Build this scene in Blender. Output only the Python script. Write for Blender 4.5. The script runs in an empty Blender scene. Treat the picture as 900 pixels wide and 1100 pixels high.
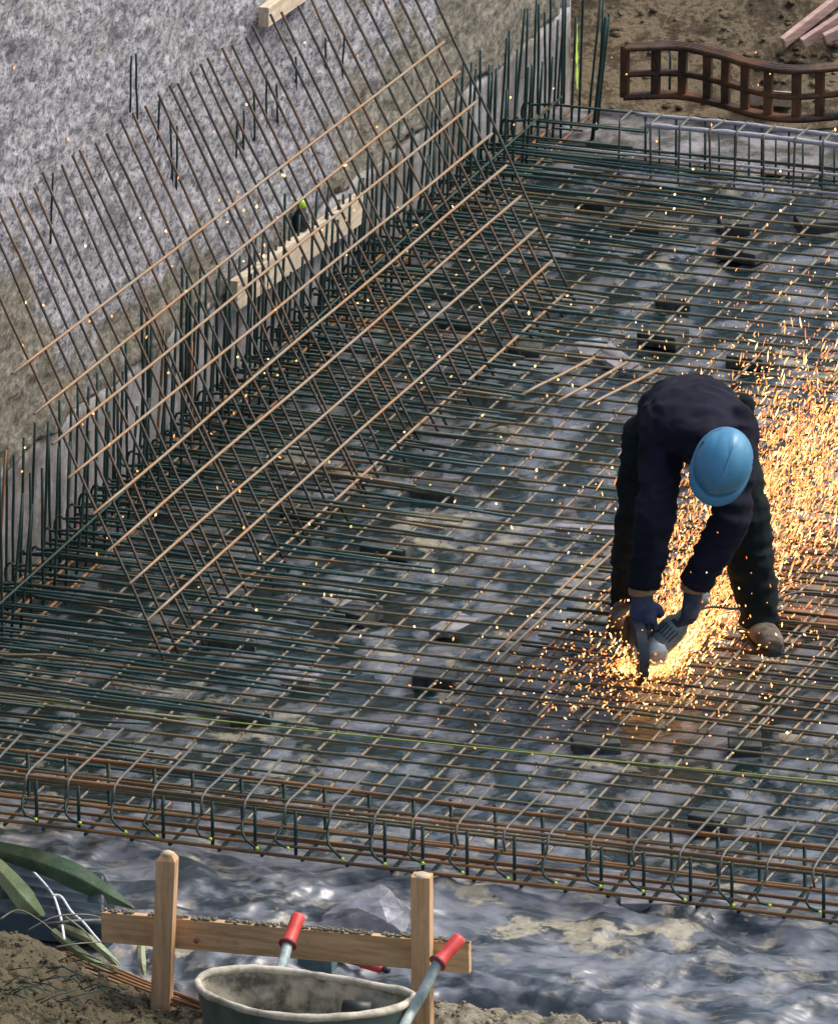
import bpy, math, random
from mathutils import Vector, Matrix, noise
random.seed(7)
R_ = random.random
def ru(a, b): return a + (b - a) * random.random()
sc = bpy.context.scene
COL = sc.collection

# ------------------------------------------------------------ camera, world, sun
FPX, PITCH, YAW, DIST = 14400.0, math.radians(19), math.radians(18.7), 48.0
FW = Vector((-math.sin(YAW) * math.cos(PITCH), math.cos(YAW) * math.cos(PITCH), -math.sin(PITCH)))
RT = Vector((math.cos(YAW), math.sin(YAW), 0.0))
UP = RT.cross(FW)
CAM = -FW * DIST
cd = bpy.data.cameras.new('camera')
cam = bpy.data.objects.new('camera', cd); COL.objects.link(cam)
cam.location = CAM
cam.rotation_euler = Matrix((RT, UP, -FW)).transposed().to_euler()
cd.sensor_fit = 'HORIZONTAL'; cd.sensor_width = 36.0; cd.lens = 36.0 * FPX / 900.0
cd.clip_start = 0.5; cd.clip_end = 3000.0
sc.camera = cam
SUN_EL, SUN_AZ = math.radians(52), math.radians(48)     # azimuth from +Y, clockwise (towards +X)
w = bpy.data.worlds.new('World'); sc.world = w; w.use_nodes = True
nt = w.node_tree; bg = nt.nodes['Background']
sky = nt.nodes.new('ShaderNodeTexSky'); sky.sky_type = 'NISHITA'; sky.sun_disc = False
sky.sun_elevation = SUN_EL; sky.sun_rotation = SUN_AZ
sky.air_density = 1.0; sky.dust_density = 3.0; sky.ozone_density = 1.0
nt.links.new(sky.outputs[0], bg.inputs[0]); bg.inputs[1].default_value = 0.135
sl = bpy.data.lights.new('sun', 'SUN'); sl.energy = 1.9; sl.angle = math.radians(25); sl.color = (1.0, 0.95, 0.88)
so = bpy.data.objects.new('sun', sl); COL.objects.link(so)
sdir = Vector((math.sin(SUN_AZ) * math.cos(SUN_EL), math.cos(SUN_AZ) * math.cos(SUN_EL), math.sin(SUN_EL)))
so.rotation_euler = sdir.to_track_quat('Z', 'Y').to_euler(); so.location = sdir * 30
sc.view_settings.view_transform = 'Standard'; sc.view_settings.look = 'None'
sc.view_settings.exposure = 0.75; sc.view_settings.gamma = 1.0
sc.view_settings.use_curve_mapping = False

# ------------------------------------------------------------ placing helpers
def ray(px, py): return (FW * FPX + RT * (px - 450) + UP * (550 - py))
def AZ(px, py, z=0.0):
    d = ray(px, py); return CAM + d * ((z - CAM.z) / d.z)
def AX(px, py, x):
    d = ray(px, py); return CAM + d * ((x - CAM.x) / d.x)
def AY(px, py, y):
    d = ray(px, py); return CAM + d * ((y - CAM.y) / d.y)
RH = RT.copy(); TC = Vector((-FW.x, -FW.y, 0)).normalized(); ZZ = Vector((0, 0, 1))

class MB:
    def __init__(s): s.v = []; s.f = []; s.sm = True
    def tube(s, pts, r, n=7, r2=None, cap=True):
        pts = [Vector(p) for p in pts]; m = len(pts); b0 = len(s.v)
        up = None
        for i, p in enumerate(pts):
            t = (pts[min(i + 1, m - 1)] - pts[max(i - 1, 0)])
            t = t.normalized() if t.length > 1e-9 else Vector((0, 0, 1))
            if up is None:
                up = Vector((0, 0, 1)) if abs(t.z) < 0.9 else Vector((1, 0, 0))
            a = t.cross(up)
            if a.length < 1e-4: a = t.cross(Vector((0, 1, 0)))
            a.normalize(); b = a.cross(t).normalized(); up = b
            rr = r if r2 is None else r + (r2 - r) * i / (m - 1)
            if isinstance(r, (list, tuple)): rr = r[i]
            for k in range(n):
                an = 2 * math.pi * k / n
                s.v.append(p + a * (math.cos(an) * rr) + b * (math.sin(an) * rr))
        for i in range(m - 1):
            for k in range(n):
                k2 = (k + 1) % n
                s.f.append((b0 + i * n + k, b0 + i * n + k2, b0 + (i + 1) * n + k2, b0 + (i + 1) * n + k))
        if cap:
            s.f.append(tuple(b0 + k for k in range(n))[::-1])
            s.f.append(tuple(b0 + (m - 1) * n + k for k in range(n)))
        return s
    def loft(s, rings, n=16):
        """rings: (centre, side vector, a, b) ; cross-section ellipse a along side, b along (tangent x side)"""
        m = len(rings); b0 = len(s.v)
        for i, (c, sd, a, b) in enumerate(rings):
            t = (rings[min(i + 1, m - 1)][0] - rings[max(i - 1, 0)][0]).normalized()
            sd = (sd - t * sd.dot(t)).normalized(); q = t.cross(sd).normalized()
            for k in range(n):
                an = 2 * math.pi * k / n
                s.v.append(c + sd * (math.cos(an) * a) + q * (math.sin(an) * b))
        for i in range(m - 1):
            for k in range(n):
                k2 = (k + 1) % n
                s.f.append((b0 + i * n + k, b0 + i * n + k2, b0 + (i + 1) * n + k2, b0 + (i + 1) * n + k))
        s.f.append(tuple(b0 + k for k in range(n))[::-1])
        s.f.append(tuple(b0 + (m - 1) * n + k for k in range(n)))
        return s
    def box(s, c, ax, ay, az, jit=0.0):
        c = Vector(c); b0 = len(s.v)
        for i in (-1, 1):
            for j in (-1, 1):
                for k in (-1, 1):
                    s.v.append(c + ax * i + ay * j + az * k + Vector((ru(-jit, jit), ru(-jit, jit), ru(-jit, jit))))
        for q in ((0, 1, 3, 2), (4, 6, 7, 5), (0, 4, 5, 1), (2, 3, 7, 6), (0, 2, 6, 4), (1, 5, 7, 3)):
            s.f.append(tuple(b0 + x for x in q))
        return s
    def sphere(s, c, rx, ry, rz, axes=None, nu=16, nv=10):
        c = Vector(c); X, Y, Z = axes or (Vector((1, 0, 0)), Vector((0, 1, 0)), Vector((0, 0, 1))); b0 = len(s.v)
        s.v.append(c + Z * rz)
        for j in range(1, nv):
            th = math.pi * j / nv
            for i in range(nu):
                ph = 2 * math.pi * i / nu
                s.v.append(c + X * (rx * math.sin(th) * math.cos(ph)) + Y * (ry * math.sin(th) * math.sin(ph)) + Z * (rz * math.cos(th)))
        s.v.append(c - Z * rz); last = len(s.v) - 1
        for i in range(nu):
            i2 = (i + 1) % nu
            s.f.append((b0, b0 + 1 + i, b0 + 1 + i2))
            s.f.append((last, last - nu + i2, last - nu + i))
            for j in range(nv - 2):
                a = b0 + 1 + j * nu
                s.f.append((a + i, a + nu + i, a + nu + i2, a + i2))
        return s
    def grid(s, nx, ny, fn):
        b0 = len(s.v)
        for j in range(ny + 1):
            for i in range(nx + 1): s.v.append(Vector(fn(i / nx, j / ny)))
        for j in range(ny):
            for i in range(nx):
                a = b0 + j * (nx + 1) + i
                s.f.append((a, a + 1, a + nx + 2, a + nx + 1))
        return s
    def mesh(s, name, off=Vector((0, 0, 0))):
        me = bpy.data.meshes.new(name)
        me.from_pydata([tuple(v - off) for v in s.v], [], s.f); me.update()
        if s.sm: me.polygons.foreach_set('use_smooth', [True] * len(me.polygons))
        return me

ORG = {}
def obj(name, mb, mat, parent=None, smooth=True, bevel=0, at=None):
    off = ORG[parent.name] if parent else (at or Vector((0, 0, 0)))
    mb.sm = smooth
    o = bpy.data.objects.new(name, mb.mesh(name, off)); COL.objects.link(o)
    if parent: o.parent = parent
    else: o.location = off
    ORG[o.name] = off
    if mat: o.data.materials.append(mat)
    if bevel:
        b = o.modifiers.new('bevel', 'BEVEL'); b.width = bevel; b.segments = 2; b.limit_method = 'ANGLE'
    return o
def thing(name, label, cat, loc, group=None):
    o = bpy.data.objects.new(name, None); COL.objects.link(o); o.location = loc
    o.empty_display_size = 0.1
    ORG[o.name] = Vector(loc); o['label'] = label; o['category'] = cat
    if group: o['group'] = group
    return o
def tag(o, label, cat, group=None, kind=None):
    o['label'] = label; o['category'] = cat
    if group: o['group'] = group
    if kind: o['kind'] = kind
    return o
def structure(o, label=None):
    o['kind'] = 'structure'
    if label: o['label'] = label
    return o

# ------------------------------------------------------------ materials
def newmat(name):
    m = bpy.data.materials.new(name); m.use_nodes = True
    return m, m.node_tree, m.node_tree.nodes['Principled BSDF']
def N(nt, t, **kw):
    n = nt.nodes.new(t)
    for k, v in kw.items(): setattr(n, k, v)
    return n
def noise_tex(nt, scale, detail=5, rough=0.6, coord='Object', stretch=None):
    tc = N(nt, 'ShaderNodeTexCoord'); src = tc.outputs[coord]
    if stretch:
        mp = N(nt, 'ShaderNodeMapping'); mp.inputs['Scale'].default_value = stretch
        nt.links.new(src, mp.inputs[0]); src = mp.outputs[0]
    n = N(nt, 'ShaderNodeTexNoise'); n.inputs['Scale'].default_value = scale
    n.inputs['Detail'].default_value = detail; n.inputs['Roughness'].default_value = rough
    nt.links.new(src, n.inputs['Vector']); return n
def ramp(nt, src, stops, interp='LINEAR'):
    r = N(nt, 'ShaderNodeValToRGB'); cr = r.color_ramp; cr.interpolation = interp
    while len(cr.elements) > 1: cr.elements.remove(cr.elements[-1])
    cr.elements[0].position = stops[0][0]
    c = stops[0][1]; cr.elements[0].color = (*c, 1) if len(c) == 3 else c
    for p, c in stops[1:]:
        e = cr.elements.new(p); e.color = (*c, 1) if len(c) == 3 else c
    nt.links.new(src, r.inputs[0]); return r
def mix(nt, fac, a, b):
    m = N(nt, 'ShaderNodeMix', data_type='RGBA')
    if hasattr(fac, 'name') or hasattr(fac, 'links'): nt.links.new(fac, m.inputs[0])
    else: m.inputs[0].default_value = fac
    for s, i in ((a, 6), (b, 7)):
        if isinstance(s, tuple): m.inputs[i].default_value = (*s, 1)
        else: nt.links.new(s, m.inputs[i])
    return m.outputs[2]
def bump(nt, bs, src, dist, strength=1.0):
    b = N(nt, 'ShaderNodeBump'); b.inputs['Distance'].default_value = dist; b.inputs['Strength'].default_value = strength
    nt.links.new(src, b.inputs['Height']); nt.links.new(b.outputs[0], bs.inputs['Normal']); return b
def G(a): return (a, a, a)

def simple(name, c1, c2, scale=20, rough=0.6, metal=0.0, bd=0.0, stretch=None, lo=.35, hi=.65, spec=0.5):
    m, nt, bs = newmat(name)
    n = noise_tex(nt, scale, stretch=stretch)
    r = ramp(nt, n.outputs['Fac'], [(lo, c1), (hi, c2)])
    nt.links.new(r.outputs[0], bs.inputs['Base Color'])
    bs.inputs['Roughness'].default_value = rough; bs.inputs['Metallic'].default_value = metal
    bs.inputs['Specular IOR Level'].default_value = spec
    if bd: bump(nt, bs, n.outputs['Fac'], bd)
    return m
def rebar(name, steel, rust, dustc, rustamt=.5, scale=4.0):
    m, nt, bs = newmat(name)
    a = noise_tex(nt, scale, 4, .6); b = noise_tex(nt, 60, 3, .7)
    r1 = ramp(nt, a.outputs['Fac'], [(.62 - .3 * rustamt, G(0)), (.78 - .3 * rustamt, G(1))])
    r2 = ramp(nt, b.outputs['Fac'], [(.4, G(0)), (.7, G(1))])
    c = mix(nt, r1.outputs[0], steel, rust)
    mm = N(nt, 'ShaderNodeMath', operation='MULTIPLY'); mm.inputs[1].default_value = .55
    nt.links.new(r2.outputs[0], mm.inputs[0])
    c = mix(nt, mm.outputs[0], c, dustc)
    nt.links.new(c, bs.inputs['Base Color'])
    bs.inputs['Roughness'].default_value = .55; bs.inputs['Metallic'].default_value = .25
    bump(nt, bs, b.outputs['Fac'], .002)
    return m
M = {}
M['bar_a'] = rebar('mat bar steel', (.080, .088, .052), (.20, .125, .055), (.22, .18, .105), .5)
M['bar_b'] = rebar('cross bar steel', (.19, .165, .115), (.24, .155, .08), (.30, .26, .19), .45)
M['bar_dark'] = rebar('dark starter steel', (.008, .036, .030), (.040, .036, .022), (.03, .065, .055), .25)
M['bar_teal'] = rebar('blue grey steel', (.020, .056, .050), (.085, .060, .030), (.075, .125, .12), .3)
M['bar_long'] = rebar('weathered tan steel', (.25, .19, .12), (.30, .15, .05), (.36, .30, .23), .65, 2.6)
M['bar_steep'] = rebar('steep bar steel', (.040, .040, .030), (.13, .065, .03), (.09, .07, .045), .5, 2.5)
M['bar_rust'] = rebar('rusty steel', (.13, .075, .034), (.30, .125, .032), (.22, .14, .07), .6)
M['bar_loop'] = rebar('bent bar steel', (.09, .095, .08), (.14, .10, .06), (.20, .19, .17), .4)
M['bar_pale'] = rebar('cement covered steel', (.34, .33, .35), (.42, .40, .42), (.58, .56, .60), .5)
M['band'] = rebar('brown rusty strip', (.034, .017, .010), (.15, .060, .020), (.11, .06, .03), .55, 5)
M['cap'] = simple('yellow green plastic', (.42, .62, .03), (.50, .70, .05), 20, .4)
M['string'] = simple('yellow green twine', (.30, .36, .06), (.40, .44, .10), 20, .8)
M['spray'] = simple('yellow green spray paint', (.38, .62, .08), (.50, .75, .12), 30, .8)

def mat_plastic(front=False):
    m, nt, bs = newmat('black plastic sheeting with silt and painted sky sheen')
    a = noise_tex(nt, 1.6, 6, .62); b = noise_tex(nt, 7, 6, .65); c = noise_tex(nt, 34, 5, .65)
    mul = N(nt, 'ShaderNodeMath', operation='MULTIPLY'); nt.links.new(a.outputs['Fac'], mul.inputs[0]); nt.links.new(b.outputs['Fac'], mul.inputs[1])
    vn = noise_tex(nt, 1.3, 7, .6, stretch=(.6, 2.0, 1)); vn.inputs['Distortion'].default_value = .4
    v1 = N(nt, 'ShaderNodeMath', operation='SUBTRACT'); v1.inputs[1].default_value = .5; nt.links.new(vn.outputs['Fac'], v1.inputs[0])
    v2 = N(nt, 'ShaderNodeMath', operation='ABSOLUTE'); nt.links.new(v1.outputs[0], v2.inputs[0])
    v3 = N(nt, 'ShaderNodeMath', operation='SUBTRACT'); v3.inputs[0].default_value = .335; nt.links.new(v2.outputs[0], v3.inputs[1])
    v4 = N(nt, 'ShaderNodeMath', operation='MULTIPLY'); nt.links.new(b.outputs['Fac'], v4.inputs[0]); v4.inputs[1].default_value = .62
    v5 = N(nt, 'ShaderNodeMath', operation='MAXIMUM'); nt.links.new(mul.outputs[0], v5.inputs[0])
    v6 = N(nt, 'ShaderNodeMath', operation='MINIMUM'); nt.links.new(v3.outputs[0], v6.inputs[0]); nt.links.new(v4.outputs[0], v6.inputs[1])
    nt.links.new(v6.outputs[0], v5.inputs[1])
    sand = ramp(nt, (v5 if front else mul).outputs[0], [(.314, G(0)), (.348, G(.9))] if front else [(.300, G(0)), (.36, G(.8))])
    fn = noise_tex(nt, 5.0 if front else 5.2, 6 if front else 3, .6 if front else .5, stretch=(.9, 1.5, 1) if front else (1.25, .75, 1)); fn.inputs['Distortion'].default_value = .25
    film = ramp(nt, fn.outputs['Fac'], ([(.42, G(.0)), (.50, G(.6)), (.62, G(1))] if front else [(.49, G(0)), (.545, G(.6)), (.62, G(1))]))  # pale patches: sky reflections on the bulges, painted into the sheet colour
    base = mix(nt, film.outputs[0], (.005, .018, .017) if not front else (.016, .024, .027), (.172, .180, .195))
    sc_ = ramp(nt, c.outputs['Fac'], [(.35, (.22, .19, .12)), (.65, (.42, .37, .25))])
    s2 = N(nt, 'ShaderNodeMath', operation='MULTIPLY'); s2.inputs[1].default_value = .85
    nt.links.new(sand.outputs[0], s2.inputs[0])
    col = mix(nt, s2.outputs[0], base, sc_.outputs[0])
    nt.links.new(col, bs.inputs['Base Color'])
    rr = N(nt, 'ShaderNodeMapRange'); rr.inputs['To Min'].default_value = .40 if front else .20; rr.inputs['To Max'].default_value = .85
    nt.links.new(s2.outputs[0], rr.inputs['Value'])
    nt.links.new(rr.outputs[0], bs.inputs['Roughness'])
    bs.inputs['Specular IOR Level'].default_value = .85
    wr = noise_tex(nt, 5 if front else 7, 2.5 if front else 6, .5, stretch=(.8, 1.5, 1)); wr.inputs['Distortion'].default_value = .5
    vo = N(nt, 'ShaderNodeTexVoronoi'); vo.inputs['Scale'].default_value = 5.0 if front else 6.5
    mp = N(nt, 'ShaderNodeMapping'); mp.inputs['Scale'].default_value = (.8, 1.3, 1); tcn = N(nt, 'ShaderNodeTexCoord')
    dn = noise_tex(nt, 3, 3, .6); ad = N(nt, 'ShaderNodeVectorMath', operation='ADD'); sc3 = N(nt, 'ShaderNodeVectorMath', operation='SCALE'); sc3.inputs['Scale'].default_value = .35
    nt.links.new(dn.outputs['Color'], sc3.inputs[0]); nt.links.new(tcn.outputs['Object'], ad.inputs[0]); nt.links.new(sc3.outputs[0], ad.inputs[1])
    nt.links.new(ad.outputs[0], mp.inputs[0]); nt.links.new(mp.outputs[0], vo.inputs['Vector'])
    hs = N(nt, 'ShaderNodeMath', operation='MULTIPLY_ADD'); hs.inputs[1].default_value = .6 if front else .7
    nt.links.new(vo.outputs['Distance'], hs.inputs[0]); nt.links.new(wr.outputs['Fac'], hs.inputs[2])
    bump(nt, bs, hs.outputs[0], .035 if front else .03, .8)
    return m
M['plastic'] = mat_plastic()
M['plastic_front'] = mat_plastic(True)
M['blind'] = simple('muddy blinding concrete', (.045, .042, .030), (.25, .235, .24), 7, .85, bd=.03, lo=.42, hi=.64)
def mat_soil(name='sandy soil', d=(.075, .055, .035), l=(.28, .22, .14), s=1.0):
    m, nt, bs = newmat(name)
    a = noise_tex(nt, 3 * s, 8, .7); b = noise_tex(nt, 28 * s, 8, .75)
    ad = N(nt, 'ShaderNodeMath', operation='ADD'); nt.links.new(a.outputs['Fac'], ad.inputs[0]); nt.links.new(b.outputs['Fac'], ad.inputs[1])
    r = ramp(nt, ad.outputs[0], [(.80, d), (1.0, tuple((x + y) / 2 for x, y in zip(d, l))), (1.22, l)])
    nt.links.new(r.outputs[0], bs.inputs['Base Color']); bs.inputs['Roughness'].default_value = .95
    bs.inputs['Specular IOR Level'].default_value = .15
    bump(nt, bs, b.outputs['Fac'], .035)
    return m
M['soil'] = mat_soil()
M['soil_dark'] = mat_soil('dark moist clay', (.030, .030, .018), (.20, .165, .10))
def mat_clay():
    m = mat_soil('clay drying to pale sand', (.030, .030, .018), (.20, .165, .10)); nt = m.node_tree; bs = nt.nodes['Principled BSDF']
    old = bs.inputs['Base Color'].links[0].from_socket
    n = noise_tex(nt, 30, 7, .75); r = ramp(nt, n.outputs['Fac'], [(.36, (.20, .175, .12)), (.62, (.48, .43, .31))])
    geo = N(nt, 'ShaderNodeNewGeometry'); sx = N(nt, 'ShaderNodeSeparateXYZ'); nt.links.new(geo.outputs['Position'], sx.inputs[0])
    n2 = noise_tex(nt, 5, 5, .7); a = N(nt, 'ShaderNodeMath', operation='ADD'); nt.links.new(n2.outputs['Fac'], a.inputs[0]); nt.links.new(sx.outputs['X'], a.inputs[1])
    f = ramp(nt, a.outputs[0], [(.0, G(0)), (1.0, G(0))]); mr = N(nt, 'ShaderNodeMapRange'); mr.inputs['From Min'].default_value = 1.65; mr.inputs['From Max'].default_value = 1.95
    nt.links.new(a.outputs[0], mr.inputs['Value'])
    nt.links.new(mix(nt, mr.outputs[0], old, r.outputs[0]), bs.inputs['Base Color']); return m
M['clay'] = mat_clay()
def mat_rough():
    m, nt, bs = newmat('rough sprayed concrete')
    a = noise_tex(nt, 1.3, 5, .6); b = noise_tex(nt, 46, 8, .8, stretch=(1, .42, .85)); c = noise_tex(nt, 56, 6, .75, stretch=(1, .45, .8))
    v = N(nt, 'ShaderNodeTexVoronoi'); v.inputs['Scale'].default_value = 45; v.feature = 'F1'
    tc = N(nt, 'ShaderNodeTexCoord'); nt.links.new(tc.outputs['Object'], v.inputs['Vector'])
    g = ramp(nt, b.outputs['Fac'], [(.38, (.07, .07, .08)), (.45, (.22, .215, .225)), (.53, (.38, .37, .38)), (.62, (.58, .56, .56))])
    sp = ramp(nt, c.outputs['Fac'], [(.40, G(1)), (.445, G(0))])
    c1 = mix(nt, sp.outputs[0], g.outputs[0], (.085, .09, .125))
    # clay patches, low and towards the near end of the wall, where earth clings to the concrete
    geo = N(nt, 'ShaderNodeNewGeometry'); sx = N(nt, 'ShaderNodeSeparateXYZ'); nt.links.new(geo.outputs['Position'], sx.inputs[0])
    d = noise_tex(nt, 2.6, 7, .72, stretch=(1, .6, 1))
    h = N(nt, 'ShaderNodeMapRange'); h.inputs['From Min'].default_value = 1.05; h.inputs['From Max'].default_value = .35
    h.inputs['To Min'].default_value = -.10; h.inputs['To Max'].default_value = .14
    nt.links.new(sx.outputs['Z'], h.inputs['Value'])
    h2 = N(nt, 'ShaderNodeMapRange'); h2.inputs['From Min'].default_value = 1.5; h2.inputs['From Max'].default_value = 4.0
    h2.inputs['To Min'].default_value = 0; h2.inputs['To Max'].default_value = .15
    nt.links.new(sx.outputs['Y'], h2.inputs['Value'])
    h3 = N(nt, 'ShaderNodeMapRange'); h3.inputs['From Min'].default_value = -.75; h3.inputs['From Max'].default_value = -1.15
    h3.inputs['To Min'].default_value = 0; h3.inputs['To Max'].default_value = .35
    nt.links.new(sx.outputs['Y'], h3.inputs['Value'])
    hz = N(nt, 'ShaderNodeMapRange'); hz.inputs['From Min'].default_value = 1.35; hz.inputs['From Max'].default_value = 1.05
    nt.links.new(sx.outputs['Z'], hz.inputs['Value'])
    h3m = N(nt, 'ShaderNodeMath', operation='MULTIPLY'); nt.links.new(h3.outputs[0], h3m.inputs[0]); nt.links.new(hz.outputs[0], h3m.inputs[1])
    s = d.outputs['Fac']
    for q in (h.outputs[0], h2.outputs[0], h3m.outputs[0]):
        ad = N(nt, 'ShaderNodeMath', operation='ADD'); nt.links.new(s, ad.inputs[0]); nt.links.new(q, ad.inputs[1]); s = ad.outputs[0]
    cm = ramp(nt, s, [(.52, G(0)), (.60, G(.8))])
    dk = noise_tex(nt, 5, 6, .75, stretch=(1, .5, 1)); dkr = ramp(nt, dk.outputs['Fac'], [(.56, G(0)), (.64, G(.7))])
    c1 = mix(nt, dkr.outputs[0], c1, (.10, .105, .11))
    st = noise_tex(nt, 4.5, 6, .7, stretch=(1, .9, .35)); str_ = ramp(nt, st.outputs['Fac'], [(.60, G(0)), (.68, G(.6))])
    c1 = mix(nt, str_.outputs[0], c1, (.15, .125, .065))
    clay = ramp(nt, b.outputs['Fac'], [(.38, (.075, .068, .038)), (.50, (.17, .15, .095)), (.62, (.32, .28, .20))])
    col = mix(nt, cm.outputs[0], c1, clay.outputs[0])
    nt.links.new(col, bs.inputs['Base Color']); bs.inputs['Roughness'].default_value = .9
    bs.inputs['Specular IOR Level'].default_value = .25
    bump(nt, bs, b.outputs['Fac'], .012)
    return m
M['rough'] = mat_rough()
def mat_conc():
    m, nt, bs = newmat('poured concrete')
    a = noise_tex(nt, 2.0, 6, .65); b = noise_tex(nt, 25, 5, .6)
    g = ramp(nt, a.outputs['Fac'], [(.35, (.15, .13, .10)), (.5, (.27, .25, .235)), (.66, (.38, .37, .375))])
    g2 = ramp(nt, b.outputs['Fac'], [(.3, (.55, .55, .5)), (.6, (1, 1, 1))])
    mu = N(nt, 'ShaderNodeMix', data_type='RGBA', blend_type='MULTIPLY'); mu.inputs[0].default_value = 1
    nt.links.new(g.outputs[0], mu.inputs[6]); nt.links.new(g2.outputs[0], mu.inputs[7])
    nt.links.new(mu.outputs[2], bs.inputs['Base Color']); bs.inputs['Roughness'].default_value = .8
    bump(nt, bs, b.outputs['Fac'], .006)
    return m
M['conc'] = mat_conc()
def mat_wood(name, c1, c2, dirt=(.20, .15, .09), axis=(1, 14, 14), amt=.5):
    m, nt, bs = newmat(name)
    a = noise_tex(nt, 3.5, 6, .6, stretch=axis); b = noise_tex(nt, 9, 6, .7)
    g = ramp(nt, a.outputs['Fac'], [(.35, c1), (.62, c2)])
    dm = ramp(nt, b.outputs['Fac'], [(.50, G(0)), (.74, G(amt))])
    nt.links.new(mix(nt, dm.outputs[0], g.outputs[0], dirt), bs.inputs['Base Color'])
    bs.inputs['Roughness'].default_value = .8; bump(nt, bs, a.outputs['Fac'], .004)
    return m
M['wood'] = mat_wood('raw softwood board', (.46, .25, .105), (.68, .43, .215))
M['wood_v'] = mat_wood('raw softwood stake', (.42, .225, .095), (.64, .39, .20), axis=(14, 14, 1))
M['wood_end'] = simple('sawn end grain', (.40, .30, .18), (.55, .45, .30), 60, .9)
M['wood_pale'] = mat_wood('pale formwork board', (.50, .40, .27), (.66, .55, .40), axis=(14, 1, 14))
M['wood_pink'] = mat_wood('pink tinted plank', (.55, .33, .27), (.72, .50, .42), axis=(3, 3, 14))
M['wood_red'] = mat_wood('reddish plank', (.20, .085, .045), (.32, .15, .08), axis=(1, 12, 12))
M['block'] = simple('dark concrete block', (.022, .030, .028), (.075, .080, .072), 18, .85, bd=.004)
M['slab'] = simple('grey slab piece', (.17, .165, .17), (.34, .32, .33), 14, .85, bd=.004)
M['sand'] = mat_soil('pale crumbs of sand', (.22, .19, .13), (.42, .37, .27), 2)
M['sweater'] = simple('dark navy knit', (.005, .007, .013), (.012, .011, .022), 6, .95, spec=.2)
M['trousers'] = simple('dark work trousers', (.004, .008, .009), (.008, .014, .014), 10, .95, spec=.2)
M['glove'] = simple('navy work glove', (.014, .024, .055), (.04, .06, .12), 30, .75, bd=.002)
M['glove2'] = simple('black work glove', (.010, .018, .030), (.028, .040, .065), 30, .75, bd=.002)
M['cuff'] = simple('brown glove cuff', (.20, .12, .06), (.32, .20, .10), 30, .8)
M['boot'] = simple('dusty tan boot leather', (.035, .028, .018), (.17, .13, .09), 22, .8, bd=.003)
M['skin'] = simple('skin', (.42, .22, .15), (.50, .28, .20), 20, .55)
M['eye'] = simple('eye', (.6, .6, .6), (.7, .7, .7), 20, .2)
M['hair'] = simple('dark hair', (.02, .015, .01), (.04, .03, .02), 60, .7)
def mat_helmet():
    m, nt, bs = newmat('blue helmet shell')
    a = noise_tex(nt, 9, 5, .6); b = noise_tex(nt, 50, 4, .7)
    g = ramp(nt, a.outputs['Fac'], [(.3, (.045, .185, .31)), (.7, (.075, .26, .40))])
    s = ramp(nt, b.outputs['Fac'], [(.60, G(0)), (.72, G(.35))])
    nt.links.new(mix(nt, s.outputs[0], g.outputs[0], (.05, .09, .12)), bs.inputs['Base Color'])
    bs.inputs['Roughness'].default_value = .42
    return m
M['helmet'] = mat_helmet()
M['helmet_dark'] = simple('dark slot', (.01, .03, .05), (.02, .05, .08), 20, .7)
M['tool'] = simple('grey green tool casing', (.07, .095, .085), (.17, .195, .175), 30, .5)
M['tool_silver'] = simple('scuffed aluminium gear case', (.26, .27, .25), (.55, .55, .52), 30, .4, .5)
M['tool_dark'] = simple('black guard', (.008, .014, .018), (.025, .035, .045), 30, .5)
M['disc'] = simple('cutting disc', (.02, .02, .02), (.05, .04, .035), 50, .8)
M['cable'] = simple('black rubber', (.01, .012, .012), (.025, .03, .03), 20, .5)
M['cable_gloss'] = simple('black glossy sheet', (.008, .016, .018), (.02, .03, .035), 9, .25)
M['barrow'] = simple('green grey barrow paint', (.035, .070, .062), (.09, .125, .105), 9, .6)
M['barrow_cement'] = simple('dried cement crust', (.09, .085, .06), (.46, .41, .30), 12, .9, bd=.004, lo=.36, hi=.60)
M['rim_cement'] = simple('cement crust on the rim', (.20, .18, .125), (.56, .50, .38), 14, .9, bd=.006, lo=.3, hi=.6)
M['tubepaint'] = simple('worn pale green tube', (.17, .24, .22), (.40, .44, .40), 25, .5)
M['grip'] = simple('red rubber grip', (.55, .035, .03), (.68, .07, .05), 20, .5)
M['grip_dark'] = simple('dark red grip collar', (.18, .02, .03), (.25, .03, .04), 20, .5)
M['strap'] = simple('green strap', (.075, .115, .045), (.20, .24, .12), 5, .7, stretch=(1, 4, 1))
def mat_leaf(name, c1, c2, c3):
    m, nt, bs = newmat(name)
    a = noise_tex(nt, 5, 5, .65); b = noise_tex(nt, 60, 3, .6, stretch=(1, 1, 1)); t = noise_tex(nt, 3, 6, .7)
    g = ramp(nt, a.outputs['Fac'], [(.38, c1), (.62, c2)]); k = ramp(nt, t.outputs['Fac'], [(.55, G(0)), (.66, G(.8))])
    q = mix(nt, k.outputs[0], g.outputs[0], c3); nt.links.new(q, bs.inputs['Base Color']); bs.inputs['Roughness'].default_value = .45
    bump(nt, bs, b.outputs['Fac'], .002); return m
M['strap'] = mat_leaf('pale green leaf', (.12, .17, .07), (.26, .32, .16), (.30, .26, .14))
M['leaf_dark'] = mat_leaf('dark green leaf', (.028, .060, .025), (.06, .11, .045), (.22, .20, .11))
M['white'] = simple('white twine', (.55, .56, .58), (.75, .75, .78), 20, .8)
M['tealbox'] = simple('teal painted metal', (.04, .10, .11), (.10, .17, .18), 20, .5)
M['redpaint'] = simple('red plastic', (.40, .04, .04), (.55, .07, .06), 20, .5)

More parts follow.
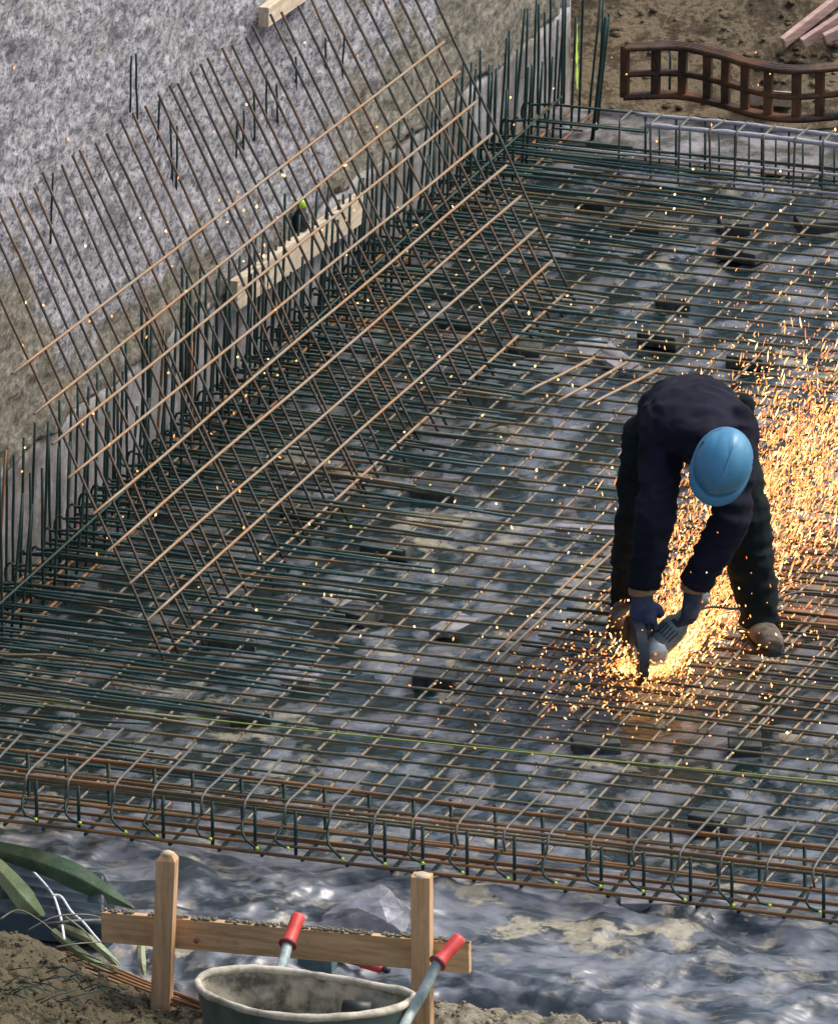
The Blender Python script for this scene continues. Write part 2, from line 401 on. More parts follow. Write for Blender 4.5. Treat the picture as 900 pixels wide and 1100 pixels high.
def mat_film():
    m, nt, bs = newmat('clear crumpled film')
    n = noise_tex(nt, 9, 5, .6)
    bs.inputs['Base Color'].default_value = (.55, .54, .58, 1); bs.inputs['Roughness'].default_value = .22
    r = ramp(nt, n.outputs['Fac'], [(.40, G(.20)), (.62, G(.60))])
    nt.links.new(r.outputs[0], bs.inputs['Alpha']); bump(nt, bs, n.outputs['Fac'], .012)
    return m
M['film'] = mat_film()
def mat_emit(name, col, st):
    m, nt, bs = newmat(name)
    bs.inputs['Base Color'].default_value = (0, 0, 0, 1)
    bs.inputs['Emission Color'].default_value = (*col, 1); bs.inputs['Emission Strength'].default_value = st
    return m
M['spark_hot'] = mat_emit('white hot spark', (1.0, .54, .20), 2.8)
M['spark_mid'] = mat_emit('yellow spark', (1.0, .40, .11), 1.4)
M['spark_low'] = mat_emit('orange spark', (1.0, .29, .07), .85)

# ------------------------------------------------------------ ground and plastic sheet
WALLX = -1.05
MATZ = .085                                   # level of the bottom mat
YF, YB = -3.43, 4.10                          # front and back edge of the mat
def fbm(x, y, z=0, o=5): return noise.fractal(Vector((x, y, z)), 1.0, 2.0, o)
def ridge(x, y, z):
    wx = x + .35 * noise.noise(Vector((x * 1.7, y * 1.7, z))); wy = y + .35 * noise.noise(Vector((x * 1.7, y * 1.7, z + 9)))
    n = noise.noise(Vector((wx, wy, z + 3)))
    return 1 - abs(n) * 2
EDGE = [(-1.5, -4.75), (AZ(150, 1062).x, AZ(150, 1062).y), (AZ(330, 1085).x, AZ(330, 1085).y), (AZ(480, 1070).x, AZ(480, 1070).y), (AZ(600, 1082).x, AZ(600, 1082).y), (AZ(740, 1102).x, AZ(740, 1102).y), (3.6, -5.1)]
EDGE.sort()
def edge_y(x):
    if x <= EDGE[0][0]: return EDGE[0][1]
    for (a, ya), (b, yb) in zip(EDGE, EDGE[1:]):
        if x <= b: return ya + (yb - ya) * (x - a) / (b - a)
    return EDGE[-1][1]

def ground_fn(u, v):
    # non-uniform sheet reaching the horizon, fine in the middle
    def sp(t, c, h):
        t = t * 2 - 1; return c + h * t + (abs(t) ** 9) * (1 if t > 0 else -1) * 1500
    x, y = sp(u, 2, 14), sp(v, 2, 16)
    z = -.06
    if y > 4.9:                                # excavation slope behind the pit
        d = y - 4.9; z += min(d * .50, 1.3) * (1 if d < 14 else 1)
        z += .10 * min(1, d) * fbm(x * 1.6, y * 1.6, 4) + .035 * min(1, d * 2) * fbm(x * 6, y * 5, 2)
    if x < -1.35 and y <= 7:
        d = -1.35 - x; z = max(z, min(2.3, d * 12))
    return (x, y, z)
g = MB().grid(220, 240, ground_fn)
structure(obj('ground', g, M['soil']))

def pl_fn(u, v):
    x = -1.10 + u * 5.6; y = -5.6 + v * 10.2
    front = max(0, min(1, (YF + .05 - y) / .3))
    amp = .022 + .034 * front
    z = .004 + amp * (.85 * ridge(x * 1.9, y * 1.3, 1) + .60 * (.5 + noise.noise(Vector((x * 5.0, y * 3.2, 5)))) + .12 * ridge(x * 5, y * 9, 2) * front)
    if front > 0:
        wv_ = noise.noise_vector(Vector((x * 1.6, y * 1.6, 3))) * .35
        z = z * .5 - .030 * front
        for k_, (sx_, sy_, am_) in enumerate(((1.2, 1.7, .038), (2.8, 3.6, .028), (6.5, 8.0, .016), (14, 17, .006))):
            d_, _ = noise.voronoi(Vector((x * sx_ + wv_.x * sx_, y * sy_ + wv_.y * sy_, k_ * 3.3)))
            z += front * am_ * (1 - min(1, (d_[1] - d_[0]) * 1.5))
    z += .018 * noise.noise(Vector((x * 1.1, y * 1.1, 8))) * (1 + front)
    # long folds running in the direction of the pit in front of the mat
    z += front * .004 * math.sin(9 * (x * .55 + y * 1.3) + 3 * noise.noise(Vector((x, y, 1))))
    if front < 1: z = min(z, MATZ - .022)
    e = edge_y(x) - .06 + .05 * noise.noise(Vector((x * 3, 0, 2)))
    if y < e: z -= (e - y) * .9
    if y > 4.25: z -= (y - 4.25) * .5
    return (x, y, z)
pm = MB().grid(380, 700, pl_fn)
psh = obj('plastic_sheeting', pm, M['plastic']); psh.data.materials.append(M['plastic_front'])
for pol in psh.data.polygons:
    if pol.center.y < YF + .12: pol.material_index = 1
structure(psh, 'wrinkled black plastic sheeting with silt and painted sky sheen on the pit floor')

# ------------------------------------------------------------ front clay bank
def clay_fn(u, v):
    x = -.9 + u * 5.6; y = -7.6 + v * 3.4
    e = edge_y(x)
    d = e - y
    z = -.03 + min(.075, d * .30) if d > 0 else -.03 + d * .8
    l = math.exp(-((x - .26) / .36) ** 2) if x > .26 else 1
    m_ = max(0, min(1, (e + .12 - y) / .32))
    z += .185 * l * m_ + .05 * m_ * fbm(x * 3.2, y * 3.2, 3) + .034 * m_ * fbm(x * 11, y * 11, 7) + .010 * m_ * fbm(x * 34, y * 34, 3, 3)
    return (x, y, z)
cm = MB().grid(420, 260, clay_fn)
structure(obj('clay_bank', cm, M['clay']), 'lumpy clay bank along the front of the pit')
def clay_z(x, y):
    return clay_fn((x + .9) / 5.6, (y + 7.6) / 3.4)[2]

# ------------------------------------------------------------ retaining wall
def band_top(y): return .50 - .022 * (y + 1.3) + .02 * noise.noise(Vector((y * 1.5, 0, 0)))
wt = thing('retaining_wall', 'rough sprayed concrete retaining wall above a smooth grey kicker, left of the rebar mats', 'wall', (WALLX - .1, 1.5, 0))
def band_fn(u, v):
    y = -6.2 + u * 11.15
    t = band_top(y)
    if v < .8: return (WALLX + .004 * noise.noise(Vector((y * 3, v * 5, 0))), y, -.1 + (t + .1) * v / .8)
    return (WALLX - (v - .8) / .2 * .13, y, t + .012 * noise.noise(Vector((y * 9, v, 4))))
bm_ = MB().grid(420, 20, band_fn)
e0 = len(bm_.v)
bm_.box((WALLX - .16, 4.955, .2), Vector((.16, 0, 0)), Vector((0, .006, 0)), Vector((0, 0, .30)))
obj('kicker', bm_, M['conc'], wt)
def rough_fn(u, v):
    y = -6.2 + u * 11.16
    z = band_top(y) - .05 + .07 * fbm(y * 2.2, 0, 6) * (1 - v) + v * 2.35
    x = WALLX + .006 - .09 * v * 2.3
    # lower lip of the sprayed layer bulges and is ragged
    x += .030 * fbm(y * 1.4, z * 1.4, 3) + .014 * fbm(y * 3.4, z * 7, 5, 4) + .007 * fbm(y * 11, z * 22, 1, 3)
    if v < .02: x -= .07 * (1 - v / .02)
    if u > .985: x -= (u - .985) / .015 * .1
    return (x, y, z)
obj('sprayed_face', MB().grid(820, 200, rough_fn), M['rough'], wt)
sw = MB(); pa = AX(619, 22, WALLX + .012); pb = AX(620, 95, WALLX + .012)
pts = [pa.lerp(pb, i / 14) for i in range(15)]
ws = [.013 + .006 * math.sin(i * 1.9) + ru(-.003, .003) for i in range(15)]
b0 = 0
for i, p in enumerate(pts):
    hw = ws[i] * (1 if 0 < i < 14 else .3)
    sw.v += [p + Vector((0, -hw, 0)), p + Vector((0, hw, 0))]
    if i: sw.f.append((2 * i - 2, 2 * i - 1, 2 * i + 1, 2 * i))
obj('paint_streak', sw, M['spray'], wt)

# boards on the ledge of the wall
def board_between(name, p, q, wdt, thk, up, mat, label=None, cat=None, parent=None, bevel=.003, group=None):
    ax = (q - p) / 2; dn = ax.normalized(); a2 = (up - dn * up.dot(dn)).normalized(); a3 = dn.cross(a2)
    mb = MB()
    n = 8
    for i in range(n + 1):
        c = p + (q - p) * i / n
        for s1, s2 in ((-1, -1), (1, -1), (1, 1), (-1, 1)):
            mb.v.append(c + a2 * (wdt / 2 * s1) + a3 * (thk / 2 * s2))
        if i:
            b = (i - 1) * 4
            for k in range(4): mb.f.append((b + k, b + (k + 1) % 4, b + 4 + (k + 1) % 4, b + 4 + k))
    mb.f.append((3, 2, 1, 0)); b = n * 4; mb.f.append((b, b + 1, b + 2, b + 3))
    o = obj(name, mb, mat, parent, smooth=False, bevel=bevel, at=(p + q) / 2)
    if label: tag(o, label, cat, group)
    return o
board_between('timber_board', AX(250, 318, WALLX + .045), AX(387, 222, WALLX + .045), .115, .035, Vector((0, 0, 1)), M['wood_pale'],
              'pale timber board lying along the ledge halfway up the wall behind the leaning mesh', 'board')
board_between('timber_board', AX(283, 18, WALLX - .02), AX(345, -26, WALLX - .02), .075, .04, Vector((0, 0, 1)), M['wood_pale'],
              'short light timber offcut high on the rough wall at the top edge', 'board')
# green gloved-looking scrap on the board: a dark bottle with yellow green cap
pb_ = AX(323, 246, WALLX + .03)
bt = thing('bottle', 'dark bottle with yellow green cap standing on the pale board at the wall', 'bottle', pb_)
obj('body', MB().tube([pb_ + Vector((0, 0, z)) for z in (0, .01, .05, .075, .085)], [.025, .03, .03, .016, .012], 12), M['tool_dark'], bt)
obj('cap', MB().tube([pb_ + Vector((0, .0, z)) for z in (.083, .09, .112, .116)], [.017, .022, .022, .012], 12), M['cap'], bt)

# ------------------------------------------------------------ rebar
def bar_pts(p, q, n=10, wob=.004):
    ph = ru(0, 50); out = []
    for i in range(n + 1):
        t = i / n; c = Vector(p).lerp(Vector(q), t)
        out.append(c + Vector((0, wob * noise.noise(Vector((t * 3, ph, 0))), wob * noise.noise(Vector((t * 3, ph, 7))))) if abs(c.y - p[1]) < 1 or True else c)
    return out
def bar(parent, p, q, r, mat, name='bar', n=10, wob=.006):
    return obj(name, MB().tube(bar_pts(p, q, n, wob), r, 6), mat, parent)

# main bottom mat
mt = thing('rebar_mat', 'wide tied rebar mat covering the pit floor from the wall to the right edge', 'rebar mat', (1.2, 0, MATZ))
y = YF; k = 0
XR = 3.9
while y < YB:
    yy = y + ru(-.006, .006); sk = ru(-.008, .008)
    xr = 3.9
    mat = M['bar_a']
    bar(mt, (WALLX + .06, yy, MATZ + .006), (xr, yy + sk, MATZ + .006 + ru(-.003, .003)), .0054, mat, 'long_bar', 20, .008)
    y += .1175; k += 1
x = -.95
while x < 3.75:
    xx = x + ru(-.012, .012)
    bar(mt, (xx, YF - .06 + ru(-.02, .02), MATZ - .006), (xx + ru(-.02, .02), min(YB + .05, 4.15), MATZ - .006), .0052, M['bar_b'], 'cross_bar', 24, .009)
    x += .150
tw = MB(); yy_ = YF
while yy_ < YB:
    xx_ = -.95
    while xx_ < 3.75:
        if R_() < .55:
            c = Vector((xx_ + ru(-.012, .012), yy_ + ru(-.008, .008), MATZ + .004)); a = ru(-.5, .5) + .8 * (1 if R_() < .5 else -1); d = Vector((math.cos(a), math.sin(a), 0)) * .011
            tw.tube([c - d - ZZ * .008, c - d * .4 + ZZ * .010, c + d * .4 + ZZ * .010, c + d - ZZ * .008], .0016, 4, cap=False)
            if R_() < .3: tw.tube([c + ZZ * .009, c + ZZ * .014 + Vector((ru(-.02, .02), ru(-.02, .02), 0))], .0014, 4, cap=False)
        xx_ += .150
    yy_ += .1175
tieo = obj('tie_wires', tw, M['bar_steep'], mt); tieo['kind'] = 'stuff'
# dense splice bars along the wall
ms = thing('rebar_splice_bars', 'dense dark teal splice bars tied at the foot of the wall under the leaning mesh', 'rebar', (-.5, 0, MATZ))
cnt = 0
y = YF + .15
while y < 4.05 and cnt < 98:
    L = ru(1.05, 1.5) if y < .5 else ru(.9, 1.3)
    z = MATZ + ru(.012, .075); a = ru(-.05, .05)
    bar(ms, (WALLX + .04, y, z + .02), (WALLX + L, y + a * L, z - .008), .0055, M['bar_teal'] if R_() < .88 else M['bar_a'], 'splice_bar', 5, .012)
    y += .077 + ru(-.02, .02); cnt += 1
mq = thing('rebar_splice_bars', 'raised second layer of dark bars against the wall foot with hooked ends', 'rebar', (-.7, 0, MATZ))
y = -3.2; cnt = 0
while y < 4.3 and cnt < 60:
    z = MATZ + ru(.10, .15)
    L = ru(.45, .75); r_ = .05
    x0 = WALLX + .05
    pts = [Vector((x0 + L, y, z)), Vector((x0 + .12, y, z)), Vector((x0 + .04, y, z - .01))]
    for a in range(0, 181, 30):
        pts.append(Vector((x0 + .03 - r_ * math.sin(math.radians(a)) * .5, y + .002 * a / 30, z - r_ + r_ * math.cos(math.radians(a)))))
    pts.append(Vector((x0 + .25, y + .02, z - 2 * r_)))
    obj('hooked_bar', MB().tube(pts, .0052, 6), M['bar_dark'], mq); y += .125; cnt += 1
for xx, zz in ((WALLX + .075, MATZ + .03), (WALLX + .17, MATZ + .028), (WALLX + .26, MATZ + .02)):
    bar(mq, (xx, -3.3, zz), (xx, 4.5, zz), .0065, M['bar_rust'], 'edge_bar', 20, .012)

# vertical starter bars along the wall (outer row, inner row)
for row, (xo, lab, seed) in enumerate(((WALLX + .045, 'row of dark upright starter bars standing tight against the wall', 1),
                                       (WALLX + .20, 'row of dark upright starter bars one step out from the wall', 2))):
    sb = thing('starter_bars', lab, 'rebar', (xo, 0, 0))
    y = -3.35 + .04 * row
    while y < 4.75:
        h = ru(.50, .66) - .02 * max(0, y)
        if R_() < .10: h += ru(.05, .2)
        lean = .035 + ru(-.03, .03)
        top = Vector((xo + ru(-.01, .02), y + lean * 1.6, h))
        bar(sb, (xo + ru(-.01, .01), y, .03), top,   .0052, M['bar_dark'] if R_() < .93 else M['bar_rust'], 'upright_bar', 4, .01)
        y += .108 if row else .090
    for z in ((.24,) if row else ()):
        bar(sb, (xo + .012, -3.4, z), (xo + .012, 4.2, z), .005, M['bar_dark'], 'horizontal_bar', 16, .01)
# tall bars higher up, partly embedded in the sprayed wall
for j, (lab, spots) in enumerate((('thin dark bars sticking up the rough wall above the left of the mesh', [(146, 57, 128), (141, 60, 120), (172, 104, 150), (183, 130, 200), (190, 135, 205), (57, 185, 260)]),
                                  ('bundle of dark bars rising up the middle of the rough wall', [(255, 130, 175), (262, 118, 160), (273, 95, 150), (286, 80, 140), (297, 90, 150), (318, 60, 120), (350, 40, 100), (370, 35, 90)]),
                                  ('close cluster of dark uprights against the kicker near the board', [(196, 288, 400), (201, 296, 420), (152, 325, 470), (158, 330, 470), (233, 300, 420), (205, 310, 430), (268, 262, 380), (274, 270, 380)]))):
    hb = thing('anchor_bars', lab, 'rebar', AX(spots[0][0], spots[0][2], WALLX + .0))
    for (px, y0, y1) in spots:
        off = .0 if j < 2 else .10
        zc = (y1 + y0) / 2
        p = AX(px + ru(-3, 3), y1, WALLX + off - (.05 if j < 2 else 0)); q = AX(px, y0, WALLX + off - (.03 if j < 2 else 0))
        bar(hb, p, q, .0040 if j < 2 else .0055, M['bar_dark'], 'upright_bar', 4, .008)

# leaning mesh
XB0 = AZ(176, 702, MATZ + .03).x
BL = AZ(176, 702, MATZ + .03); BR = AZ(607, 314, MATZ + .03)
TL = AX(12, 402, BL.x - .577); TR = AX(475, 45, BR.x - .50)
lm = thing('leaning_rebar_mesh', 'large tan rusty welded mesh sheet leaning from the mat up against the wall', 'rebar mesh', (BL + BR) / 2)
LFT = [(12, 402), (35, 445), (55, 478), (72, 514), (98, 553), (114, 592), (137, 629), (156, 666), (176, 702)]
RGT = [(475, 45), (492, 78), (510, 110), (527, 144), (543, 178), (558, 212), (575, 246), (591, 281), (607, 314)]
def mesh_plane(px, py):
    """intersect the pixel ray with the mesh plane"""
    n = (BR - BL).cross(TL - BL); d = ray(px, py); t = (BL - CAM).dot(n) / d.dot(n); return CAM + d * t
nrm = (BR - BL).cross(TL - BL).normalized()
if nrm.x < 0: nrm = -nrm
for (a, b) in zip(LFT, RGT):
    p = mesh_plane(*a) + nrm * .006; q = mesh_plane(*b) + nrm * .006
    obj('long_bar', MB().tube(bar_pts(p, q, 12, .010), .0057, 7), M['bar_long'], lm)
TOPS = [(-28, 240), (-14, 230), (0, 221), (12, 213), (25, 203), (38, 197), (50, 186), (65, 177), (77, 167), (87, 159), (104, 150), (115, 141), (130, 131), (144, 123), (158, 115), (171, 103), (184, 93), (196, 85), (206, 77), (217, 71), (227, 60), (240, 53), (252, 44), (267, 37), (275, 26), (290, 17), (303, 9), (318, 1), (332, -8), (346, -17), (360, -27), (374, -36), (389, -46), (403, -56), (418, -66), (433, -76)]
for i, (tx, ty) in enumerate(TOPS):
    f_ = i / (len(TOPS) - 1)
    bx = 188 + (622 - 188) * f_; by = 722 - (722 - 330) * f_
    bx += ru(-5, 5); by += ru(-10, 10)
    p = mesh_plane(bx, by) - nrm * .006; q = mesh_plane(tx + ru(-3, 3), ty + ru(-4, 4)) - nrm * .006
    obj('steep_bar', MB().tube(bar_pts(p, q, 10, .018), .0055, 6), M['bar_steep'], lm)

# ------------------------------------------------------------ front edge cage
ZT = MATZ + .185
fc = thing('edge_cage', 'long rusty edge beam cage with bent loops along the front of the mat', 'rebar cage', (1.2, YF + .3, MATZ))
def yof(px, py, z): return AZ(px, py, z).y
YT1 = (yof(0, 806, ZT) + yof(600, 875, ZT) ) / 2     # rear top bar
YT0 = yof(0, 830, ZT)                                 # front top bar
print('cage', YT1, YT0, YF)
for (yy, zz, r_, mt_) in ((YT1, ZT, .0068, 'bar_rust'), (YT0, ZT, .0064, 'bar_rust'), (YT0 - .01, ZT - .075, .0060, 'bar_rust'), (YT1, ZT - .10, .0055, 'bar_a'),
                          (YT0 - .01, ZT - .135, .0060, 'bar_rust'), (YT0 - .03, MATZ + .02, .0064, 'bar_rust'), (YT1 + .02, MATZ + .02, .0058, 'bar_rust'),
                          (YT0 + .12, MATZ + .02, .0055, 'bar_rust'), (YT1 - .03, ZT - .05, .005, 'bar_rust'), (YT0 + .06, MATZ + .05, .0055, 'bar_rust'), (YT1 - .16, ZT - .03, .0045, 'bar_a')):
    bar(fc, (-1.0, yy, zz), (3.9, yy + ru(-.015, .015), zz), r_, M[mt_], 'long_bar', 16, .012)
x = -.72; k = 0
while x < 3.7:
    xx = x + ru(-.012, .012)
    tail = YT1 + ru(.12, .30)
    # bent bar: tail over the mat, bends down at the front, returns
    sk = ru(.03, .06)
    obj('bent_bar', MB().tube([(xx + ru(-.02, .02), tail, ZT + .012), (xx, YT0 + .03, ZT + .011), (xx, YT0 - .014, ZT + .002), (xx, YT0 - .022, ZT - .02),
                               (xx + ru(-.01, .01), YT0 - .024, ZT - .06)], .0047, 6), M['bar_loop'], fc)
    xs = xx + .055
    obj('stirrup', MB().tube([(xs, YT1 + .012, ZT + .006), (xs + .004, YT1 + .014, MATZ + .012), (xs + .006, YT0 - .02, MATZ + .008)], .0066, 6), M['bar_dark'], fc)
    if k % 5 != 1:
        obj('stirrup', MB().tube([(xs - .02, YT0 - .012, ZT - .01), (xs - .018, YT0 - .014, MATZ + .018)], .006, 6), M['bar_dark'], fc)
    hx = ru(-.018, .018); hk = [Vector((xx - .003, YT0 - .026, ZT - .055)), Vector((xx - .006 + hx * .5, YT0 - .050, ZT - .080)), Vector((xx - .004 + hx, YT0 - .065, ZT - .096)), Vector((xx + .010 + hx, YT0 - .070, ZT - .110 + ru(-.006, .006))), Vector((xx + .040 + hx, YT0 - .068, ZT - .128 + ru(-.012, .012)))]
    h_ = obj('hook', MB().tube(hk, .0046, 6), M['bar_dark'], fc)
    obj('cap', MB().sphere(hk[-1] + Vector((.006, -.004, 0)), .0065, .0065, .0065, nu=8, nv=6), M['cap'], h_)
    x += .1515; k += 1

# ------------------------------------------------------------ overlapping second mesh where the worker stands
lap = thing('overlap_mesh', 'brown overlapping mesh piece with paired bar ends around the worker feet', 'rebar mesh', AZ(700, 740, MATZ + .03))
Y0 = yof(500, 755, MATZ + .03); Y1 = Y0 + 2.1
x = AZ(478, 752, MATZ + .03).x
while x < 3.8:
    for dx in (0, .035):
        bar(lap, (x + dx + ru(-.006, .006), Y0 + ru(-.02, .03) - dx * .4, MATZ + .026), (x + dx + ru(-.02, .02) + .03, Y1 + ru(-.1, .1), MATZ + .022), .0052, M['bar_long'] if dx == 0 else M['bar_b'], 'paired_bar', 10, .01)
    x += .151
x0 = AZ(478, 752, MATZ + .03).x
y = Y0 + .10; k = 0
while y < Y1:
    bar(lap, (x0 - .05 + (y - Y0) * .12 + ru(-.08, .08), y, MATZ + .034), (3.9, y + ru(-.02, .02), MATZ + .034), .0050, M['bar_steep'] if k % 2 else M['bar_a'], 'long_bar', 10, .01)
    y += .1175 if k % 2 else .09; k += 1
# left side extra lap lines (light teal ends)
lb = thing('lap_bars', 'loose lapped bar ends lying over the mat at the lower left', 'rebar', AZ(80, 720, MATZ + .02))
for (xa, ya, xb, yb) in ((-20, 735, 48, 745), (-20, 742, 75, 752), (-30, 700, 127, 710), (-30, 716, 95, 738), (60, 640, 176, 672), (100, 690, 182, 702), (40, 668, 200, 682), (120, 735, 185, 745), (-20, 765, 160, 778), (90, 660, 205, 690)):
    bar(lb, AZ(xa, ya, MATZ + .03), AZ(xb, yb, MATZ + .03), .0052, M['bar_teal'] if R_() < .6 else M['bar_b'], 'bar', 4, .01)
# three loose tan bars beside the slabs
for lab, a, b in (('loose tan bar lying left of the grey slabs, uppermost of three', (560, 424), (638, 384)), ('loose tan bar under the slabs, middle of three', (598, 432), (673, 389)), ('loose tan bar ending just above the worker back, lowest of three', (629, 437), (708, 396))):
    p, q = AZ(*a, MATZ + .03), AZ(*b, MATZ + .03)
    tag(obj('loose_bar', MB().tube(bar_pts(p, q, 4, .004), .0062, 6), M['bar_long'], at=p), lab, 'rebar')

# ------------------------------------------------------------ back cage, pale
ZB = .30
bc = thing('edge_cage', 'cement splashed pale edge cage along the back of the mat at upper right', 'rebar cage', AZ(780, 180, MATZ))
YB1 = yof(770, 142, ZB); YB0 = yof(770, 142, ZB); YB2 = yof(770, 131, ZB)
print('back', YB0, YB2)
xl = AY(672, 130, YB0).x
for (yy, zz, r_, mt_, xa) in ( (YB0, ZB - .12, .006, 'bar_pale', -.3), (YB2, ZB - .14, .005, 'bar_teal', -.2), (YB0 - .08, MATZ + .08, .005, 'bar_teal', -.3), (YB0 - .03, MATZ + .03, .005, 'bar_pale', -.2)):
    bar(bc, (xl + xa, yy, zz), (3.2, yy, zz), r_, M[mt_], 'long_bar', 14, .012)
for yy, r0, xa in ((YB0, .011, .08), (YB2, .009, 0)):
    P = [Vector((xl + xa + i * .03, yy + .012 * noise.noise(Vector((i * .05, yy, 0))), ZB + .012 * noise.noise(Vector((i * .06, 3, yy))))) for i in range(90)]
    obj('crusted_bar', MB().tube(P, [r0 * (1 + .55 * noise.noise(Vector((i * .6, 0, yy)))) for i in range(90)], 8), M['bar_pale'], bc)
x = xl - .02
while x < 3.0:
    obj('stirrup', MB().tube([(x + ru(-.01, .02), YB2 + .01, ZB + .010), (x, YB0 - .008, ZB + .010), (x, YB0 - .014, ZB - .004), (x + ru(-.008, .008), YB0 - .016, MATZ)], [.0045, .0055, .0048, .0040], 7), M['bar_loop'], bc)
    obj('stirrup', MB().tube([(x + .06, YB2, ZB), (x + .06, YB2, MATZ)], .005, 6), M['bar_teal'], bc)
    obj('stirrup', MB().tube([(x + .11, YB2 + .02, ZB - .05), (x + .11, YB2 + .02, MATZ)], .004, 6), M['bar_teal'], bc)
    x += .116 + ru(-.012, .012)
# strip of pale cement in front of the back cage
def strip_fn(u, v):
    x = -1.0 + 5 * u; y = YB + .02 + .62 * v + .03 * noise.noise(Vector((x * 4, v, 0)))
    return (x, y, .035 + .02 * fbm(x * 4, y * 4, 1) + .015 * math.sin(v * math.pi))
structure(obj('blinding_concrete', MB().grid(160, 24, strip_fn), M['blind']), 'pale blinding concrete strip at the back of the pit')

# ------------------------------------------------------------ wavy spacer cage
wv = thing('spacer_cage', 'brown rusty wavy spacer cage standing behind the pale edge cage', 'rebar cage', AY(770, 118, 4.75))
HW = .215
WPX = [(671, 107), (700, 106), (722, 105), (745, 108), (775, 115), (800, 123), (830, 129), (860, 131), (890, 129), (915, 128), (960, 140)]
base = [AZ(px, py, .07) for px, py in WPX]
def cat(pts, n=6):
    out = []
    for i in range(len(pts) - 1):
        p0, p1, p2, p3 = pts[max(i - 1, 0)], pts[i], pts[i + 1], pts[min(i + 2, len(pts) - 1)]
        for k in range(n):
            t = k / n
            out.append(.5 * ((2 * p1) + (p2 - p0) * t + (2 * p0 - 5 * p1 + 4 * p2 - p3) * t * t + (3 * p1 - p0 - 3 * p2 + p3) * t ** 3))
    out.append(pts[-1]); return out
cv = cat(base)
for zz, th_, hgt in ((.015, .030, .034), (.105, .016, .024), (HW, .045, .030)):
    # each rail: bundle of three bars side by side
    n_ = 4 if zz != .105 else 2
    rl = MB()
    for j in range(n_):
        off = Vector((-.05 * 0, (j - (n_ - 1) / 2) * (.013 if zz != HW else .017), 0))
        rl.tube([p + off + Vector((0, 0, zz + .003 * noise.noise(Vector((i * .12, j * 3, 0))))) for i, p in enumerate(cv)], .0125, 6)
    obj('rail', rl, M['band'], wv)
acc = 0; prev = cv[0]; nxt = 0.0
for p in cv:
    acc += (p - prev).length; prev = p
    if acc >= nxt:
        rl = MB(); rl.box(p + Vector((0, 0, HW / 2 + .01)), Vector((.0165, 0, 0)), Vector((0, .016, 0)), Vector((0, 0, HW / 2 - .002)), .001)
        obj('upright', rl, M['band'], wv, smooth=False, bevel=.003)
        nxt += .108
# two thin bars behind it + tall double bar at the end of the wall
eb = thing('upright_bars', 'pair of tall dark bars standing at the far end of the wall', 'rebar', AZ(640, 130, 0))
bar(eb, AZ(636, 150, .05), AY(651, 18, AZ(636, 150, .05).y), .008, M['bar_dark'], 'bar', 4)
bar(eb, AZ(641, 140, .05), AY(654, 14, AZ(641, 140, .05).y), .006, M['bar_dark'], 'bar', 4)
e2 = thing('upright_bars', 'two thin grey green bars standing inside the wavy spacer cage', 'rebar', AZ(722, 104, .05))
for px in (719, 729):
    bar(e2, AZ(px, 103, .05), AY(px + 1, 55, AZ(px, 103, .05).y), .005, M['bar_teal'], 'bar', 3)
bar(e2, AY(719, 56, AZ(719, 103, .05).y), AY(727, 44, AZ(719, 103, .05).y + .1), .006, M['bar_loop'], 'bar', 3)

# planks top right, block
def surf_z(px, py):
    """first ground point hit by a pixel ray"""
    d = ray(px, py); lo = None
    t = 46.0 / FPX
    for i in range(900):
        p = CAM + d * (t + i * .02 / FPX)
        if p.y > 4.9 and p.z < -.06 + min((p.y - 4.9) * .5, 1.3) + .10 * min(1, p.y - 4.9) * fbm(p.x * 1.6, p.y * 1.6, 4): return p
    return AZ(px, py, 0)
for i, (a, b, lab) in enumerate((((843, 56), (915, 2), 'long pinkish plank on the earth slope, topmost of three'), ((864, 57), (915, 26), 'short pinkish plank with cut end, middle of three on the slope'), ((888, 52), (925, 36), 'small pinkish plank end at the right edge of the slope'))):
    p = surf_z(*a) + Vector((0, -.03, .05)); q = surf_z(*b) + Vector((0, -.03, .06))
    board_between('plank', p, q, .045, .025, Vector((0, -.3, 1)), M['wood_pink'], lab, 'plank')
p, q = AZ(788, 112, .05) + Vector((0, .12, 0)), AZ(842, 116, .05) + Vector((0, .12, 0))
board_between('offcut', p, q, .05, .05, Vector((0, 0, 1)), M['wood_pale'], 'pale pinkish timber offcut lying behind the wavy spacer cage', 'offcut')

# clods on the back slope
random.seed(21)
def clod(c, s, seed):
    mb = MB().sphere(c, s, s * ru(.7, 1.1), s * ru(.45, .75), nu=14, nv=9)
    for i, v in enumerate(mb.v):
        d = (v - c); mb.v[i] = c + d * (1 + .45 * noise.noise(v * (3 / s * .35) + Vector((seed, 0, 0))))
    return mb
# loose crumbs along the clay bank: uncountable
cr = MB()
for i in range(1900):
    x = ru(.0, 2.4); yv = edge_y(x) + ru(-.75, .03)
    s = ru(.002, .009) * (2.2 if R_() < .06 else 1)
    c = Vector((x, yv, clay_z(x, yv) + s * .3))
    cr.sphere(c, s, s * ru(.7, 1.2), s * ru(.5, .9), nu=6, nv=4)
tag(obj('clay_crumbs', cr, M['clay'], smooth=False), 'loose crumbs of clay and grit over the front bank', 'clay crumbs', kind='stuff')
cr = MB()
for i in range(260):
    px, py = ru(560, 900), ru(2, 118)
    if px < 655: continue
    c = surf_z(px, py); s = ru(.006, .020) * (1.8 if R_() < .12 else 1)
    m2 = clod(c, s, i); b0 = len(cr.v); cr.v += m2.v; cr.f += [tuple(b0 + k for k in f) for f in m2.f]
tag(obj('earth_clods', cr, M['soil'], smooth=True), 'lumps of dry earth scattered over the slope behind the pit', 'earth clods', kind='stuff')

